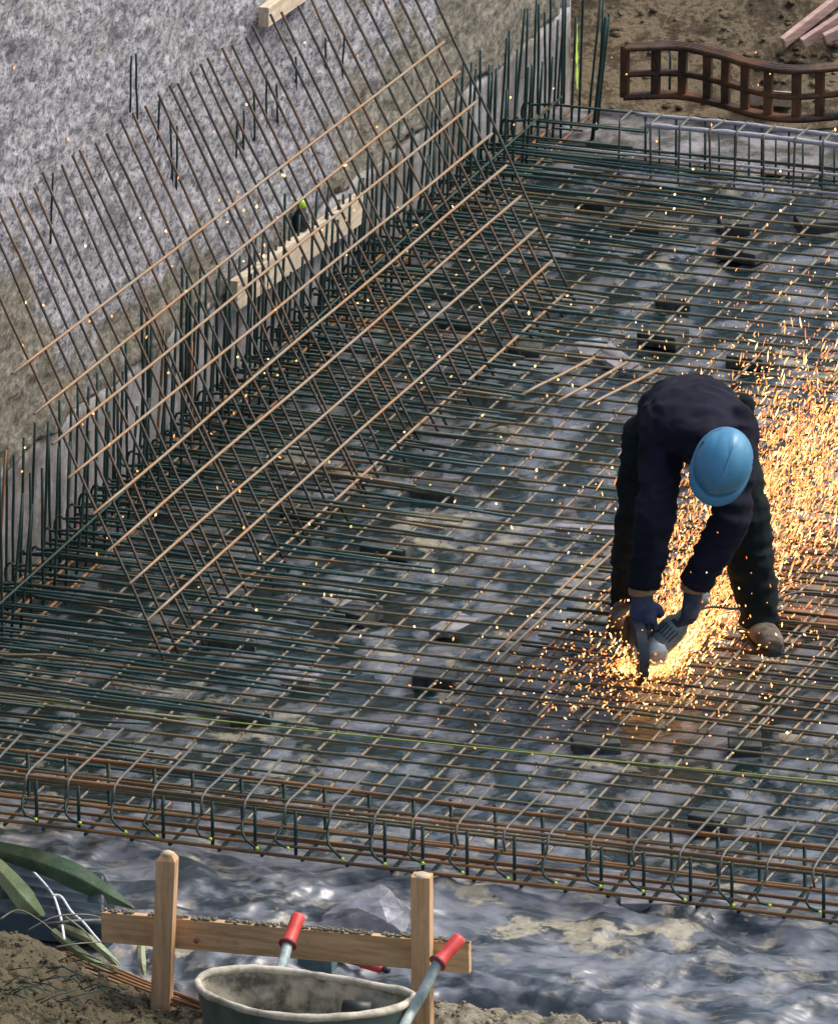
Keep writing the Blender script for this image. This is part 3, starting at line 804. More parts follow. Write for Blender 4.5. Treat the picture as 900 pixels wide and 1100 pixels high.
# ------------------------------------------------------------ spacer blocks and slabs under the mat
random.seed(5)
BLK = [(467, 527, 'under the mat left of the worker, just below the tan highlight'), (235 + 230, 535, None), (723, 323, None), (806, 384, None), (788, 240, None), (797, 272, None), (880, 240, None), (712, 362, None),
       (560, 375, None), (500, 350, None), (416, 590, None), (330, 552, None), (468, 728, None), (270, 768, None), (640, 800, None), (770, 880, None), (800, 800, None), (690, 240, None), (640, 215, None), (250, 690, None), (385, 660, None)]
BL_ = ['dark spacer block in the middle of the mat, left of the worker chest', 'dark spacer block just behind the worker back, left of the tilted plank scraps', 'dark spacer block above the worker right shoulder in the spark cloud',
       'dark spacer block high on the right, between the pale cage and the sparks', 'dark spacer block on the right just below the one nearest the pale cage', 'dark spacer block touching the right edge near the pale cage',
       'dark spacer block right of the grey slab scraps, closest behind the worker', 'dark spacer block left of the three loose tan bars', 'dark spacer block near the upper right foot of the leaning mesh', 'dark spacer block in the centre, level with the worker elbows',
       'dark spacer block left of centre below the leaning mesh foot bar', 'dark spacer block left of the paired bar ends near the string', 'dark spacer block at lower left just above the string line', 'dark spacer block below the cut, just above the string line',
       'dark spacer block at lower right behind the front cage', 'dark spacer block right of the cut, just above the string line', 'dark spacer block at the top, left of the pale cage front', 'dark spacer block at the top nearest the dense wall bars',
       'dark spacer block under the lapped bar ends at far left', 'dark spacer block beside the left pale slab piece', 'dark spacer block further down the mat']
done = []
for i, (px, py, _) in enumerate(BLK):
    if any(abs(px - a) + abs(py - b) < 12 for a, b in done): continue
    done.append((px, py))
    c = AZ(px, py, .045)
    a = ru(-.3, .5); ux = Vector((math.cos(a), math.sin(a), 0)); uy = Vector((-math.sin(a), math.cos(a), 0))
    L = ru(.055, .09)
    mb = MB().box(c, ux * L, uy * ru(.05, .085), ZZ * .024, .003)
    o = obj('spacer_block', mb, M['block'], smooth=False, bevel=.004, at=c)
    tag(o, BL_[len(done) - 1], 'spacer block', 'dark spacer blocks under the rebar mat')
c = AZ(702, 973, .045)
tag(obj('concrete_block', MB().box(c, RH * .108, TC * .05, ZZ * .030, .004), M['slab'], smooth=False, bevel=.004, at=c), 'flat grey block with sandy top on the plastic in front of the cage', 'block')
for (px, py, sx, sy, ang, tl, lab) in ((637, 380, .05, .07, .6, .5, 'grey slab scrap tilted through the mat, left of two'), (662, 386, .045, .075, 1.1, .6, 'grey slab scrap tilted through the mat, right of two'),
                                  (368, 645, .075, .05, -.7, .25, 'pale broken slab piece under the mat left of the middle'), (487, 672, .055, .075, -.5, .3, 'pale broken slab piece under the mat below the middle'),
                                  (325, 725, .06, .05, -.3, .2, 'tan broken slab piece under the mat at lower left'), (630, 568, .11, .022, .1, .1, 'narrow pale stick of slab under the mat left of the worker knees')):
    c = AZ(px, py, .055)
    ux = Vector((math.cos(ang), math.sin(ang), tl * .3)).normalized(); uy = ux.cross(ZZ + TC * tl).normalized(); uz = ux.cross(uy)
    mb = MB().box(c, ux * sx, uy * sy, uz * .008, .006)
    tag(obj('slab_piece', mb, M['slab'], smooth=False, bevel=.002, at=c), lab, 'slab piece')
p, q = AZ(822, 655, MATZ - .022), AZ(915, 671, MATZ - .022)
board_between('plank', p, q, .13, .02, TC, M['wood_red'], 'reddish plank lying on the mat right of the worker boot', 'plank')

# string line
p, q = AZ(-15, 747, MATZ + .05), AZ(915, 842, MATZ + .05)
tag(obj('string_line', MB().tube([p.lerp(q, t / 10) - ZZ * .008 * math.sin(math.pi * t / 10) for t in range(11)], .0030, 5), M['string'], at=p), 'yellow green string line stretched across the mat', 'string')

# ------------------------------------------------------------ batter board in the foreground
YS = -4.86
bb = thing('profile_board', 'timber profile frame of two stakes with a sandy crossboard at the front of the pit', 'profile board', AZ(313, 1085, .03))
def stake(pxt, pyt, pyb, wpx, Yp, topstyle):
    t = AZ(pxt[0], pyt, .0); 
    yb = Yp
    top = AY(pxt[0], pyt, yb); bot = AY(pxt[1], pyb, yb)
    hw = wpx / 2 / 333
    mb = MB(); ax = (Vector((1, .10, 0))).normalized() * hw; ay = Vector((-.10, 1, 0)).normalized() * hw * .85
    cs = [bot, top]
    for c, k in ((bot, 1), (bot.lerp(top, .5), 1), (top - ZZ * .022, 1), (top, topstyle)):
        for s1, s2 in ((-1, -1), (1, -1), (1, 1), (-1, 1)): mb.v.append(c + ax * s1 * k + ay * s2 * k)
    for i in range(3):
        for k in range(4): mb.f.append((i * 4 + k, i * 4 + (k + 1) % 4, i * 4 + 4 + (k + 1) % 4, i * 4 + 4 + k))
    mb.f.append((12, 13, 14, 15)); mb.f.append((3, 2, 1, 0))
    o = obj('stake', mb, M['wood_v'], bb, smooth=False, bevel=.003)
    c = top + ZZ * .002
    obj('battered_top', MB().tube([c - ZZ * .016, c - ZZ * .004, c + ZZ * .003], [hw * (.8 if topstyle > .8 else .6), hw * (.98 if topstyle > .8 else .72), hw * .6 * topstyle], 10), M['wood_end'], o)
    return o
YST = AZ(174, 1080, .05).y
stake((180, 173), 916, 1098, 21, YST, .55)
YST2 = AZ(453, 1108, .05).y
stake((453, 454), 940, 1130, 21, YST2 , 1.0)
bx = Vector((1, .0, 0))
YBD = max(YST, YST2) + .028
p = AY(110, 995, YST + .055); q = AY(505, 1029, YST2 + .055)
cb = board_between('crossboard', p, q, .104, .028, ZZ, M['wood'], parent=bb)
sd = MB()
for i in range(520):
    t = R_(); c = p.lerp(q, t) + ZZ * (.052 + ru(0, .006)) + Vector((0, ru(-.011, .011), 0))
    if noise.noise(Vector((t * 14, 0, 0))) < -.25: continue
    s = ru(.003, .009); sd.sphere(c, s, s, s * .7, nu=6, nv=4)
so_ = obj('sand_crumbs', sd, M['sand'], cb); so_['kind'] = 'stuff'
for (px, py, mp) in ((211, 1011, 0), ):
    c = AY(px, py, YST + .055 - .016)
    obj('knot', MB().tube([c + Vector((0, -.004, 0)), c + Vector((0, .004, 0))], .009, 12), M['wood_red'], cb)

# ------------------------------------------------------------ wheelbarrow
def W(px, py, z): return AZ(px, py, z)
wc = AZ(330, 1100, .30); 
wbz = .0
wb = thing('wheelbarrow', 'cement crusted green wheelbarrow with two red handle grips at the front', 'wheelbarrow', Vector((wc.x, wc.y - .1, clay_z(wc.x, wc.y - .1))))
# rim control points traced in plan then set in 3D: barrow axis runs towards the camera
ZR = .34
rim_px = [(212, 1056, ZR + .02), (222, 1047, ZR + .015), (262, 1041, ZR + .01), (300, 1043, ZR), (345, 1049, ZR - .005), (400, 1059, ZR - .01), (436, 1066, ZR - .01), (444, 1072, ZR - .005),
          (425, 1084, ZR + .035), (385, 1091, ZR + .065), (330, 1094, ZR + .075), (275, 1088, ZR + .08), (238, 1076, ZR + .06), (218, 1066, ZR + .035)]
rim = [AZ(*r) for r in rim_px]
rim_c = cat(rim + [rim[0]], 5)[:-1]
cen = sum(rim_c, Vector()) / len(rim_c)
def tray(scale_off, zoff=0):
    mb = MB(); n = len(rim_c)
    levels = ((1.0, 0), (.985, -.06), (.93, -.15), (.80, -.235), (.62, -.27), (.0001, -.275))
    for s_, dz in levels:
        for p in rim_c:
            d = (p - cen); d2 = Vector((d.x, d.y, 0)) * (s_ - scale_off)
            zz = p.z if s_ > .9 else cen.z + (p.z - cen.z) * s_
            mb.v.append(Vector((cen.x, cen.y, 0)) + d2 + ZZ * (zz + dz + zoff * (1 if dz < 0 else 0)))
    for l in range(len(levels) - 1):
        for i in range(n):
            i2 = (i + 1) % n
            mb.f.append((l * n + i, l * n + i2, (l + 1) * n + i2, (l + 1) * n + i))
    return mb
tr_o = obj('tray', tray(0), M['barrow'], wb)
inn = tray(.018, .008)
for i, v in enumerate(inn.v): inn.v[i] = v + ZZ * .001 + Vector((noise.noise(v * 30), noise.noise(v * 30 + Vector((5, 0, 0))), 0)) * .003
obj('cement_lining', inn, M['barrow_cement'], tr_o)
obj('rim', MB().tube(rim_c + [rim_c[0], rim_c[1]], [.0125 + .005 * noise.noise(p * 22) for p in rim_c] + [.0125, .0125], 10, cap=False), M['rim_cement'], wb)
bf = cen + Vector((.12, .12, -.20))
for (pa, pb, pc, pd) in (((296, 1075, .20), (300, 1046, .36), (309, 1015, .47), (321, 984, .58)), ((425, 1125, .20), (437, 1096, .32), (470, 1035, .50), (494, 1008, .60))):
    # handle tube curves up and away from the camera
    y0 = AZ(pb[0], pb[1], pb[2]).y
    left = pa[0] < 350
    if left: y0 += .10
    P = [AY(pa[0], pa[1], y0 - (-.02 if left else .30)), AY(pb[0], pb[1], y0), AY(pb[0] * .5 + pc[0] * .5, pb[1] * .5 + pc[1] * .5 + 2, y0 + .07), AY(pc[0], pc[1], y0 + .14)]
    E_ = AY(pd[0], pd[1], y0 + .24)
    hd = obj('handle', MB().tube(cat(P, 5) + [P[-1].lerp(E_, .4)], .0175, 12), M['tubepaint'], wb)
    dG = E_ - P[-1]
    gp = obj('grip', MB().tube([P[-1] + dG * t for t in (.0, .04, .5, .9, .98, 1.0)], [.024, .022, .0215, .0235, .022, .012], 14), M['grip'], hd)
    obj('collar', MB().tube([P[-1] - dG * .05, P[-1] - dG * .02, P[-1] + dG * .06], [.022, .031, .029], 14), M['grip_dark'], gp)
# frame, legs and wheel below the tray
fy = wc.y - .1
for sx in (-1, 1):
    c = cen + Vector((.20 * sx, .10, -.26))
    obj('leg', MB().tube([c, c + Vector((0, .03, -.10)), Vector((c.x, c.y + .03, clay_z(c.x, c.y + .03) + .01))], .014, 8), M['tubepaint'], wb)
    obj('frame_tube', MB().tube([c, cen + Vector((.10 * sx, -.45, -.27)), cen + Vector((.05 * sx, -.75, -.24))], .014, 8), M['tubepaint'], wb)
wh = Vector((cen.x, cen.y - .72, clay_z(cen.x, cen.y - .72) + .17))
pts = [wh + Vector((0, math.cos(a) * .14, math.sin(a) * .14)) for a in [2 * math.pi * i / 24 for i in range(26)]]
wo = obj('wheel', MB().tube([wh - Vector((.03, 0, 0)), wh + Vector((.03, 0, 0))], .095, 20), M['tubepaint'], wb)
obj('tyre', MB().tube(pts, .038, 10, cap=False), M['cable'], wo)
# puddle of dark stone/lump in the tray
c = AZ(383, 1086, ZR - .06)
tag(obj('dark_can', MB().tube([c + Vector((-.045, 0, 0)), c + Vector((.045, .01, 0))], .03, 14), M['cable'], at=c), 'dark round can end lying inside the wheelbarrow tray', 'can')

# ------------------------------------------------------------ things on the plastic in front
# clear film bag
def fp(px, py, z): return AZ(px, py, z + .05)
FV = {'A': fp(408, 950, .20), 'A2': fp(418, 956, .17), 'L': fp(346, 986, .05), 'LB': fp(344, 1000, .02), 'B': fp(370, 976, .13), 'B2': fp(384, 976, .13), 'E': fp(406, 968, .15), 'C': fp(416, 992, .09),
      'D': fp(432, 981, .10), 'R': fp(442, 979, .05), 'RB': fp(438, 1004, .02), 'M': fp(385, 1004, .02), 'BK': fp(410, 972, .0), 'BR': fp(446, 980, .0), 'BL': fp(352, 978, .0), 'M2': fp(412, 1008, .02)}
ks = list(FV); FF = ['A B L', 'A E B2', 'A B2 B', 'B LB L', 'B M LB', 'B B2 M', 'B2 C M', 'B2 E C', 'A A2 E', 'A2 C E', 'A2 D C', 'A2 R D', 'D R RB', 'C D RB', 'C RB M2', 'C M2 M', 'A BK BL', 'A BL L', 'A BR BK', 'A2 R A', 'R BR A']
fm = MB()
for t in FF:
    a, b, c = [FV[k_] for k_ in t.split()]; n_ = 12; idx = {}
    for i in range(n_ + 1):
        for j in range(n_ + 1 - i):
            p_ = a + (b - a) * (i / n_) + (c - a) * (j / n_); nz = noise.noise_vector(p_ * 22) * .0035 + noise.noise_vector(p_ * 8) * .010
            idx[(i, j)] = len(fm.v); fm.v.append(p_ + nz)
    for i in range(n_):
        for j in range(n_ - i):
            fm.f.append((idx[(i, j)], idx[(i + 1, j)], idx[(i, j + 1)]))
            if i + j < n_ - 1: fm.f.append((idx[(i + 1, j)], idx[(i + 1, j + 1)], idx[(i, j + 1)]))
o = obj('plastic_bag', fm, M['film'], smooth=True, at=AZ(392, 1003, .03))
tag(o, 'crumpled clear plastic film heap behind the crossboard', 'plastic bag')
c = AZ(338, 1038, .06)
tb = thing('metal_box', 'small teal open metal box on the plastic behind the wheelbarrow', 'box', c)
for (dx, dy, ax, ay, az) in ((0, 0, .055, .003, .04), (0, .06, .055, .003, .04), (-.055, .03, .003, .03, .04), (.055, .03, .003, .03, .04), (0, .03, .055, .03, .003)):
    zoff = 0 if az > .01 else -.038
    obj('side' if az > .01 else 'bottom', MB().box(c + Vector((dx, dy, zoff)), Vector((ax, 0, 0)), Vector((0, ay, 0)), ZZ * az), M['tealbox'], tb, smooth=False)
c = AZ(402, 1040, .06)
tl = thing('hand_tool', 'red and black hand tool lying under the crossboard', 'tool', c)
obj('body', MB().tube([c + Vector((-.055, .02, 0)), c + Vector((-.05, .02, 0)), c + Vector((.02, 0, 0)), c + Vector((.03, 0, 0))], [.008, .014, .016, .008], 10), M['redpaint'], tl)
obj('blade', MB().box(c + Vector((-.10, .035, -.003)), Vector((.055, -.012, 0)), Vector((.004, .012, 0)), ZZ * .003), M['tool_dark'], tl, smooth=False)
obj('pommel', MB().sphere(c + Vector((.042, -.004, 0)), .016, .013, .013, nu=10, nv=8), M['tool_dark'], tl)

# green straps: wide blade-like flat bands
def ribbon(path, widths, thick=.004, nrm_=None):
    pts = cat(path, 14); n = len(pts); mb = MB()
    for i, p in enumerate(pts):
        t = (pts[min(i + 1, n - 1)] - pts[max(i - 1, 0)]).normalized()
        s_ = t.cross(nrm_ or -FW).normalized(); s_ = (s_ + FW * .25 * math.sin(i * .12)).normalized()
        k = i / (n - 1) * (len(widths) - 1); a = int(min(k, len(widths) - 2)); wd = widths[a] + (widths[a + 1] - widths[a]) * (k - a)
        q = t.cross(s_).normalized()
        for (e, h) in ((-1, .16 * wd), (-.06, .0), (.06, .0), (1, .16 * wd), (.06, -thick), (-.06, -thick)):
            mb.v.append(p + s_ * (e * wd / 2) + q * h)
        if i:
            b = (i - 1) * 6
            for k2 in range(6): mb.f.append((b + k2, b + (k2 + 1) % 6, b + 6 + (k2 + 1) % 6, b + 6 + k2))
    mb.f.append(tuple(range(6))[::-1]); mb.f.append(tuple((n - 1) * 6 + k for k in range(6)))
    return mb
for (path, wds, lab) in (
    ([(-10, 912, .25), (40, 926, .27), (85, 944, .22), (118, 962, .14), (144, 976, .08)], [.055, .08, .085, .055, .006], 'broad dark green leaf arching from the left edge to the crossboard'),
    ([(-14, 920, .20), (8, 945, .26), (28, 968, .22), (46, 986, .14)], [.045, .07, .075, .030], 'pale green blade leaf drooping at the left edge'),
    ([(-10, 905, .24), (12, 915, .22), (32, 925, .20)], [.02, .03, .01], 'narrow dark green leaf tip behind the broad leaf'),
    ([(45, 990, .10), (75, 1000, .15), (100, 1012, .13), (122, 1033, .07), (128, 1040, .05)], [.02, .03, .03, .025, .01], 'thin green leaf curling over the black folds below the white twine'),
    ([(48, 992, .12), (70, 1012, .12), (95, 1030, .08), (120, 1042, .06)], [.02, .03, .03, .01], 'thin green leaf running down the clay bank'),
    ([(152, 1012, .10), (152, 1030, .09), (155, 1048, .05)], [.02, .028, .012], 'short green leaf hanging beside the left stake')):
    P = [AZ(*p) for p in path]
    tag(obj('leaf', ribbon(P, wds, .0025), M['strap'] if 'broad' not in lab else M['leaf_dark'], smooth=False, at=P[0]), lab, 'leaf')
for (path, lab) in (([(30, 1000, .16), (60, 985, .20), (95, 983, .19), (118, 990, .15)], 'thin dry stem curving above the steel rod'), ([(0, 988, .2), (20, 978, .22), (44, 990, .2), (60, 1004, .17)], 'thin brown stem lying under the pale leaf'),
                    ([(70, 985, .2), (90, 1000, .18), (104, 1016, .14), (128, 1036, .09), (126, 1042, .08), (110, 1034, .08)], 'thin green stem looping down below the crossboard end'), ([(60, 1018, .16), (85, 1014, .17), (112, 1012, .14)], 'thin grey stem crossing below the white twine')):
    P = cat([AZ(*p) for p in path], 6)
    tag(obj('stem', MB().tube(P, .0032, 6, r2=.0016), M['strap'] if 'green' in lab else M['bar_b'], at=P[0]), lab, 'stem')
# white twine
for path, lab in (([(36, 937), (48, 950), (57, 962), (62, 975), (66, 990), (69, 1010)], 'white twine strand hanging over the black folds, left'),
                  ([(57, 962), (66, 964), (77, 980), (90, 992), (100, 1004), (107, 1012)], 'thick white twine strand looping to the crossboard, right')):
    P = cat([AZ(px, py, .19 - .002 * i) for i, (px, py) in enumerate(path)], 5)
    tag(obj('twine', MB().tube(P, .0045, 6), M['white'], at=P[0]), lab, 'twine')
# black pleated sheet
def pleat(u, v):
    p_ = AZ(-20 + 145 * u, 926 + 66 * v + 14 * u, .13)
    ph = v * 6.5 * 2 * math.pi + 1.6 * noise.noise(Vector((u * 2.2, v * 2, 0)))
    return p_ + ZZ * (.014 + .024 * (1 - abs(math.sin(ph / 2))) * (1 - u * .6) - max(0, abs(v - .5) - .44) * .9 - max(0, u - .9) * .8)
tag(obj('folded_sheet', MB().grid(60, 150, pleat), M['cable_gloss'], at=AZ(50, 970, .03)), 'black plastic sheet gathered in tight folds under the green leaves', 'folded sheet')
P = [AZ(48, 993, .19), AZ(80, 990, .19), AZ(111, 989, .17)]
tag(obj('steel_rod', MB().tube(P, .0060, 8), M['bar_loop'], at=P[0]), 'short grey steel rod pointing at the crossboard end', 'rod')
for i in range(6):
    o_ = i * 4.0
    pa = [(55 + o_ * .4, 1014 + o_), (100, 1030 + o_), (160 + o_ * .3, 1056 + o_ * .9), (225 + o_, 1080 + o_ * .8)]
    P = []
    for px, py in pa:
        q = AZ(px, py, .08); P.append(AZ(px, py, max(.06, clay_z(q.x, q.y) + .02)))
    P = cat(P, 6)
    tag(obj('thin_rod', MB().tube(P, .0055, 6), M['bar_rust'] if i % 2 else M['bar_long'], at=P[0]), 'thin %s rod on the clay behind the left stake, %s of the bundle' % ('rusty' if i % 2 else 'tan', ['uppermost', 'second', 'third', 'fourth', 'fifth', 'lowest'][i]), 'rod', 'rod bundle on the clay')
tg = MB()
for i in range(46):
    px, py = ru(0, 110), ru(985, 1080); c = AZ(px, py, .12); a = ru(-.6, .9); L = ru(.03, .16)
    zc = clay_z(c.x, c.y) + .02
    c = AZ(px, py, zc)
    tg.tube([c, c + Vector((math.cos(a) * L * .5, math.sin(a) * L * .5, ru(0, .03))), c + Vector((math.cos(a) * L, math.sin(a) * L, ru(-.01, .02)))], .0022, 5)
tag(obj('tangled_wire', tg, M['bar_dark'], smooth=True), 'tangle of thin dark wire and twigs on the clay bank at lower left', 'wire', kind='stuff')

# ------------------------------------------------------------ the worker
GP = AZ(745, 690, MATZ + .03)
def L(u, v, z): return GP + RH * u + TC * v + ZZ * z
def finish(mb, name, mat, parent, voxel, smooth_it=4, wr=0.0, wscale=8, seed=0, at=None, wrinkdir=None):
    """join overlapping lofts into one continuous skin, smooth it, add cloth folds"""
    off = ORG[parent.name] if parent else at
    me = mb.mesh(name, off); o = bpy.data.objects.new(name, me); COL.objects.link(o)
    r = o.modifiers.new('r', 'REMESH'); r.mode = 'VOXEL'; r.voxel_size = voxel; r.use_smooth_shade = True
    s = o.modifiers.new('s', 'SMOOTH'); s.iterations = smooth_it; s.factor = .6
    dg = bpy.context.evaluated_depsgraph_get()
    ne = bpy.data.meshes.new_from_object(o.evaluated_get(dg)); o.modifiers.clear(); o.data = ne; ne.name = name
    if wr:
        ns = [v.normal.copy() for v in ne.vertices]
        for v, n_ in zip(ne.vertices, ns):
            p = v.co * wscale
            q = Vector((p.x * .7, p.y * .7, p.z * 1.6)) + Vector((seed, 0, 0))
            a = 1 - 2 * abs(noise.noise(q + .5 * noise.noise_vector(q * .6)))
            v.co += n_ * (wr * (a * .7 + .3 * noise.noise(q * 2.3)))
    ne.polygons.foreach_set('use_smooth', [True] * len(ne.polygons))
    ne.materials.clear(); ne.materials.append(mat)
    if parent: o.parent = parent
    else: o.location = off
    ORG[o.name] = off
    return o
def limb(mb, pts, rad, side=None, n=14, flat=1.0):
    side = side or RH
    mb.loft([(p, side, r, r * flat) for p, r in zip(pts, rad)], n)
HIPS = L(-.02, -.18, .80)
hipL, hipR = L(-.13, -.17, .76), L(.08, -.17, .76)
kneeL, kneeR = L(-.195, -.10, .42), L(.178, -.06, .44)
ankL, ankR = L(-.215, -.26, .055), L(.222, -.04, .09)
shL, shR = L(-.115, .17, .835), L(.135, .17, .835)
elL, elR = L(-.140, .36, .585), L(.118, .35, .575)
wrL, wrR = L(-.185, .385, .325), L(-.010, .35, .320)
headc = L(.083, .46, .81)
crown = (RH * .12 + TC * .88 + ZZ * .38).normalized()
face = (-ZZ + RH * -.38 + TC * .25); face = (face - crown * face.dot(crown)).normalized()
earax = crown.cross(face).normalized()
bd = MB()
spine = [L(-.02, -.22, .74), L(-.02, -.12, .80), L(-.015, 0, .825), L(-.005, .12, .835), L(.01, .24, .83), L(.03, .30, .82)]
bd.loft([(p, RH, a, b) for p, (a, b) in zip(spine, ((.09, .07), (.12, .08), (.12, .075), (.12, .075), (.11, .07), (.05, .05)))], 20)
limb(bd, [L(.02, .26, .82), L(.05, .34, .82), L(.07, .40, .815)], [.06, .055, .055])
bd.sphere(headc, .075, .088, .115, axes=(earax, face, crown), nu=20, nv=14)
bd.sphere(headc + face * .035 - crown * .07, .052, .06, .05, axes=(earax, face, crown))
limb(bd, [headc + face * .082 + crown * .005, headc + face * .108 - crown * .028, headc + face * .088 - crown * .036], [.010, .014, .008], earax, 8)
for s_ in (-1, 1): bd.sphere(headc + earax * (.077 * s_) - crown * .01, .012, .02, .032, axes=(earax, face, crown), nu=10, nv=8)
for a, b, c, d, fo in ((hipL, kneeL, ankL, shL, -1), (hipR, kneeR, ankR, shR, 1)):
    limb(bd, [a + ZZ * .02, a.lerp(b, .4), b, b.lerp(c, .35), c, c - ZZ * .05], [.060, .060, .048, .048, .036, .033])
for a, b, c in ((shL, elL, wrL), (shR, elR, wrR)):
    limb(bd, [a, a.lerp(b, .5), b, b.lerp(c, .4), c], [.040, .038, .036, .034, .026])
person = finish(bd, 'person', M['skin'], None, .010, 3, at=GP)
tag(person, 'worker in dark sweater and blue helmet bending over the mat to cut rebar', 'person')
# trousers
tr = MB()
tr.loft([(p, RH, a, b) for p, (a, b) in zip([L(-.02, -.27, .72), L(-.02, -.22, .76), L(-.02, -.12, .80), L(-.018, -.02, .82)], ((.10, .08), (.158, .122), (.170, .126), (.158, .110)))], 22)
limb(tr, [hipL + RH * .05 + ZZ * .02, hipL.lerp(kneeL, .16), hipL.lerp(kneeL, .45), kneeL, kneeL.lerp(ankL, .5), ankL + ZZ * .02, ankL - ZZ * .03], [.06, .098, .092, .074, .072, .062, .066])
limb(tr, [hipR - RH * .03 + ZZ * .02, hipR.lerp(kneeR, .16), hipR.lerp(kneeR, .45), kneeR, kneeR.lerp(ankR, .5), ankR + ZZ * .02, ankR - ZZ * .03], [.06, .105, .098, .080, .078, .064, .068])
tr.sphere(L(.175, -.14, .80), .03, .04, .05)
finish(tr, 'trousers', M['trousers'], person, .008, 1, .018, 12, 3)
# sweater
sw = MB()
sp2 = [L(-.02, -.16, .79), L(-.02, -.08, .815), L(-.015, 0, .835), L(-.005, .10, .845), L(.0, .18, .84), L(.015, .26, .84), L(.035, .33, .825)]
sw.loft([(p, RH, a, b) for p, (a, b) in zip(sp2, ((.155, .105), (.168, .118), (.170, .118), (.176, .118), (.172, .110), (.130, .092), (.066, .066)))], 26)
limb(sw, [L(.02, .28, .83), L(.05, .35, .82)], [.085, .07])
for a, b, c, s_ in ((shL, elL, wrL, -1), (shR, elR, wrR, 1)):
    limb(sw, [a + (a - b) * .20 - RH * .01 * s_, a, a.lerp(b, .5), b, b.lerp(c, .5), c + (b - c) * .06], [.060, .074, .068, .062, .058, .048])
finish(sw, 'sweater', M['sweater'], person, .008, 1, .017, 12, 11)
# boots
for nm, a, tw in (('boot', ankR, .30), ('boot', ankL, -.25)):
    fwd = (TC + RH * tw).normalized(); gz = ZZ * (GP.z + .0)
    b0 = Vector((a.x, a.y, GP.z))
    bo = MB()
    limb(bo, [b0 + ZZ * .15, b0 + ZZ * .09, b0 + ZZ * .05], [.056, .058, .056])
    sd_ = fwd.cross(ZZ)
    bo.loft([(b0 - fwd * .085 + ZZ * .045, sd_, .030, .03), (b0 - fwd * .06 + ZZ * .048, sd_, .045, .045), (b0 + ZZ * .048, sd_, .048, .048), (b0 + fwd * .08 + ZZ * .042, sd_, .052, .04), (b0 + fwd * .14 + ZZ * .038, sd_, .050, .034), (b0 + fwd * .185 + ZZ * .034, sd_, .032, .024)], 16)
    bt_ = finish(bo, nm, M['boot'], person, .008, 3, .002, 20, 4)
    so2 = MB()
    pr = [(-.095, .026), (-.08, .042), (-.02, .044), (.05, .048), (.12, .054), (.165, .044), (.195, .022)]
    n_ = len(pr); 
    for zz in (.0, .018):
        for (t_, wd) in pr: so2.v.append(b0 + fwd * t_ + sd_ * wd + ZZ * zz)
        for (t_, wd) in reversed(pr): so2.v.append(b0 + fwd * t_ - sd_ * wd + ZZ * zz)
    m_ = 2 * n_
    for i in range(m_): so2.f.append((i, (i + 1) % m_, m_ + (i + 1) % m_, m_ + i))
    so2.f.append(tuple(range(m_))[::-1]); so2.f.append(tuple(range(m_, 2 * m_)))
    obj('sole', so2, M['cable'], bt_, smooth=False)
# gloves : palm, four fingers and thumb curled round what they hold
def glove(wr, palm_dir, back_dir, mat, curl_c, cuffmat):
    """wr wrist, palm_dir wrist->knuckles, back_dir out of the back of the hand"""
    pd = palm_dir.normalized(); bk = (back_dir - pd * back_dir.dot(pd)).normalized(); sd_ = pd.cross(bk).normalized()
    g_ = MB()
    g_.loft([(wr - pd * .02, sd_, .036, .032), (wr + pd * .015, sd_, .038, .030), (wr + pd * .05, sd_, .047, .024), (wr + pd * .095, sd_, .048, .020)], 14)
    for k, (o_, ln) in enumerate(((-.036, .072), (-.012, .082), (.012, .078), (.035, .062))):
        b_ = wr + pd * .09 + sd_ * o_
        pts = [b_ - pd * .015]; ang = 0; p = b_
        for j, (seg, da) in enumerate(((.42, 28), (.32, 58), (.26, 48))):
            ang += math.radians(da); dr = pd * math.cos(ang) - bk * math.sin(ang)
            p = p + dr * (ln * seg); pts.append(p)
        limb(g_, [pts[0], b_, pts[1], pts[2], pts[3]], [.0115, .0118, .0112, .0105, .0085], sd_, 10)
    th = wr + pd * .03 - sd_ * .036
    limb(g_, [th + sd_ * .012, th - sd_ * .018 + pd * .018 - bk * .008, th - sd_ * .024 + pd * .04 - bk * .026, th - sd_ * .012 + pd * .052 - bk * .044], [.016, .0145, .013, .010], pd, 10)
    gl = finish(g_, 'glove', mat, person, .0042, 2, .0012, 40, 2)
    obj('cuff', MB().tube([wr - pd * .034, wr - pd * .028, wr - pd * .008, wr - pd * .004], [.041, .047, .046, .040], 16), cuffmat, gl)
glove(wrL + ZZ * -.02, (-ZZ + TC * .12 + RH * .05), (TC + RH * -.1), M['glove'], None, M['cuff'])
glove(wrR + ZZ * -.015, (-ZZ * 1.0 + TC * .05 - RH * .15), (RH * .85 + TC * .6), M['glove2'], None, M['cuff'])
# eyes, hair
for s_ in (-1, 1): obj('eye', MB().sphere(headc + face * .078 + earax * (.03 * s_) + crown * .012, .012, .012, .012, nu=10, nv=8), M['eye'], person)
hr = MB().sphere(headc + crown * .012 - face * .012, .080, .088, .112, axes=(earax, face, crown), nu=20, nv=14)
obj('hair', hr, M['hair'], person)
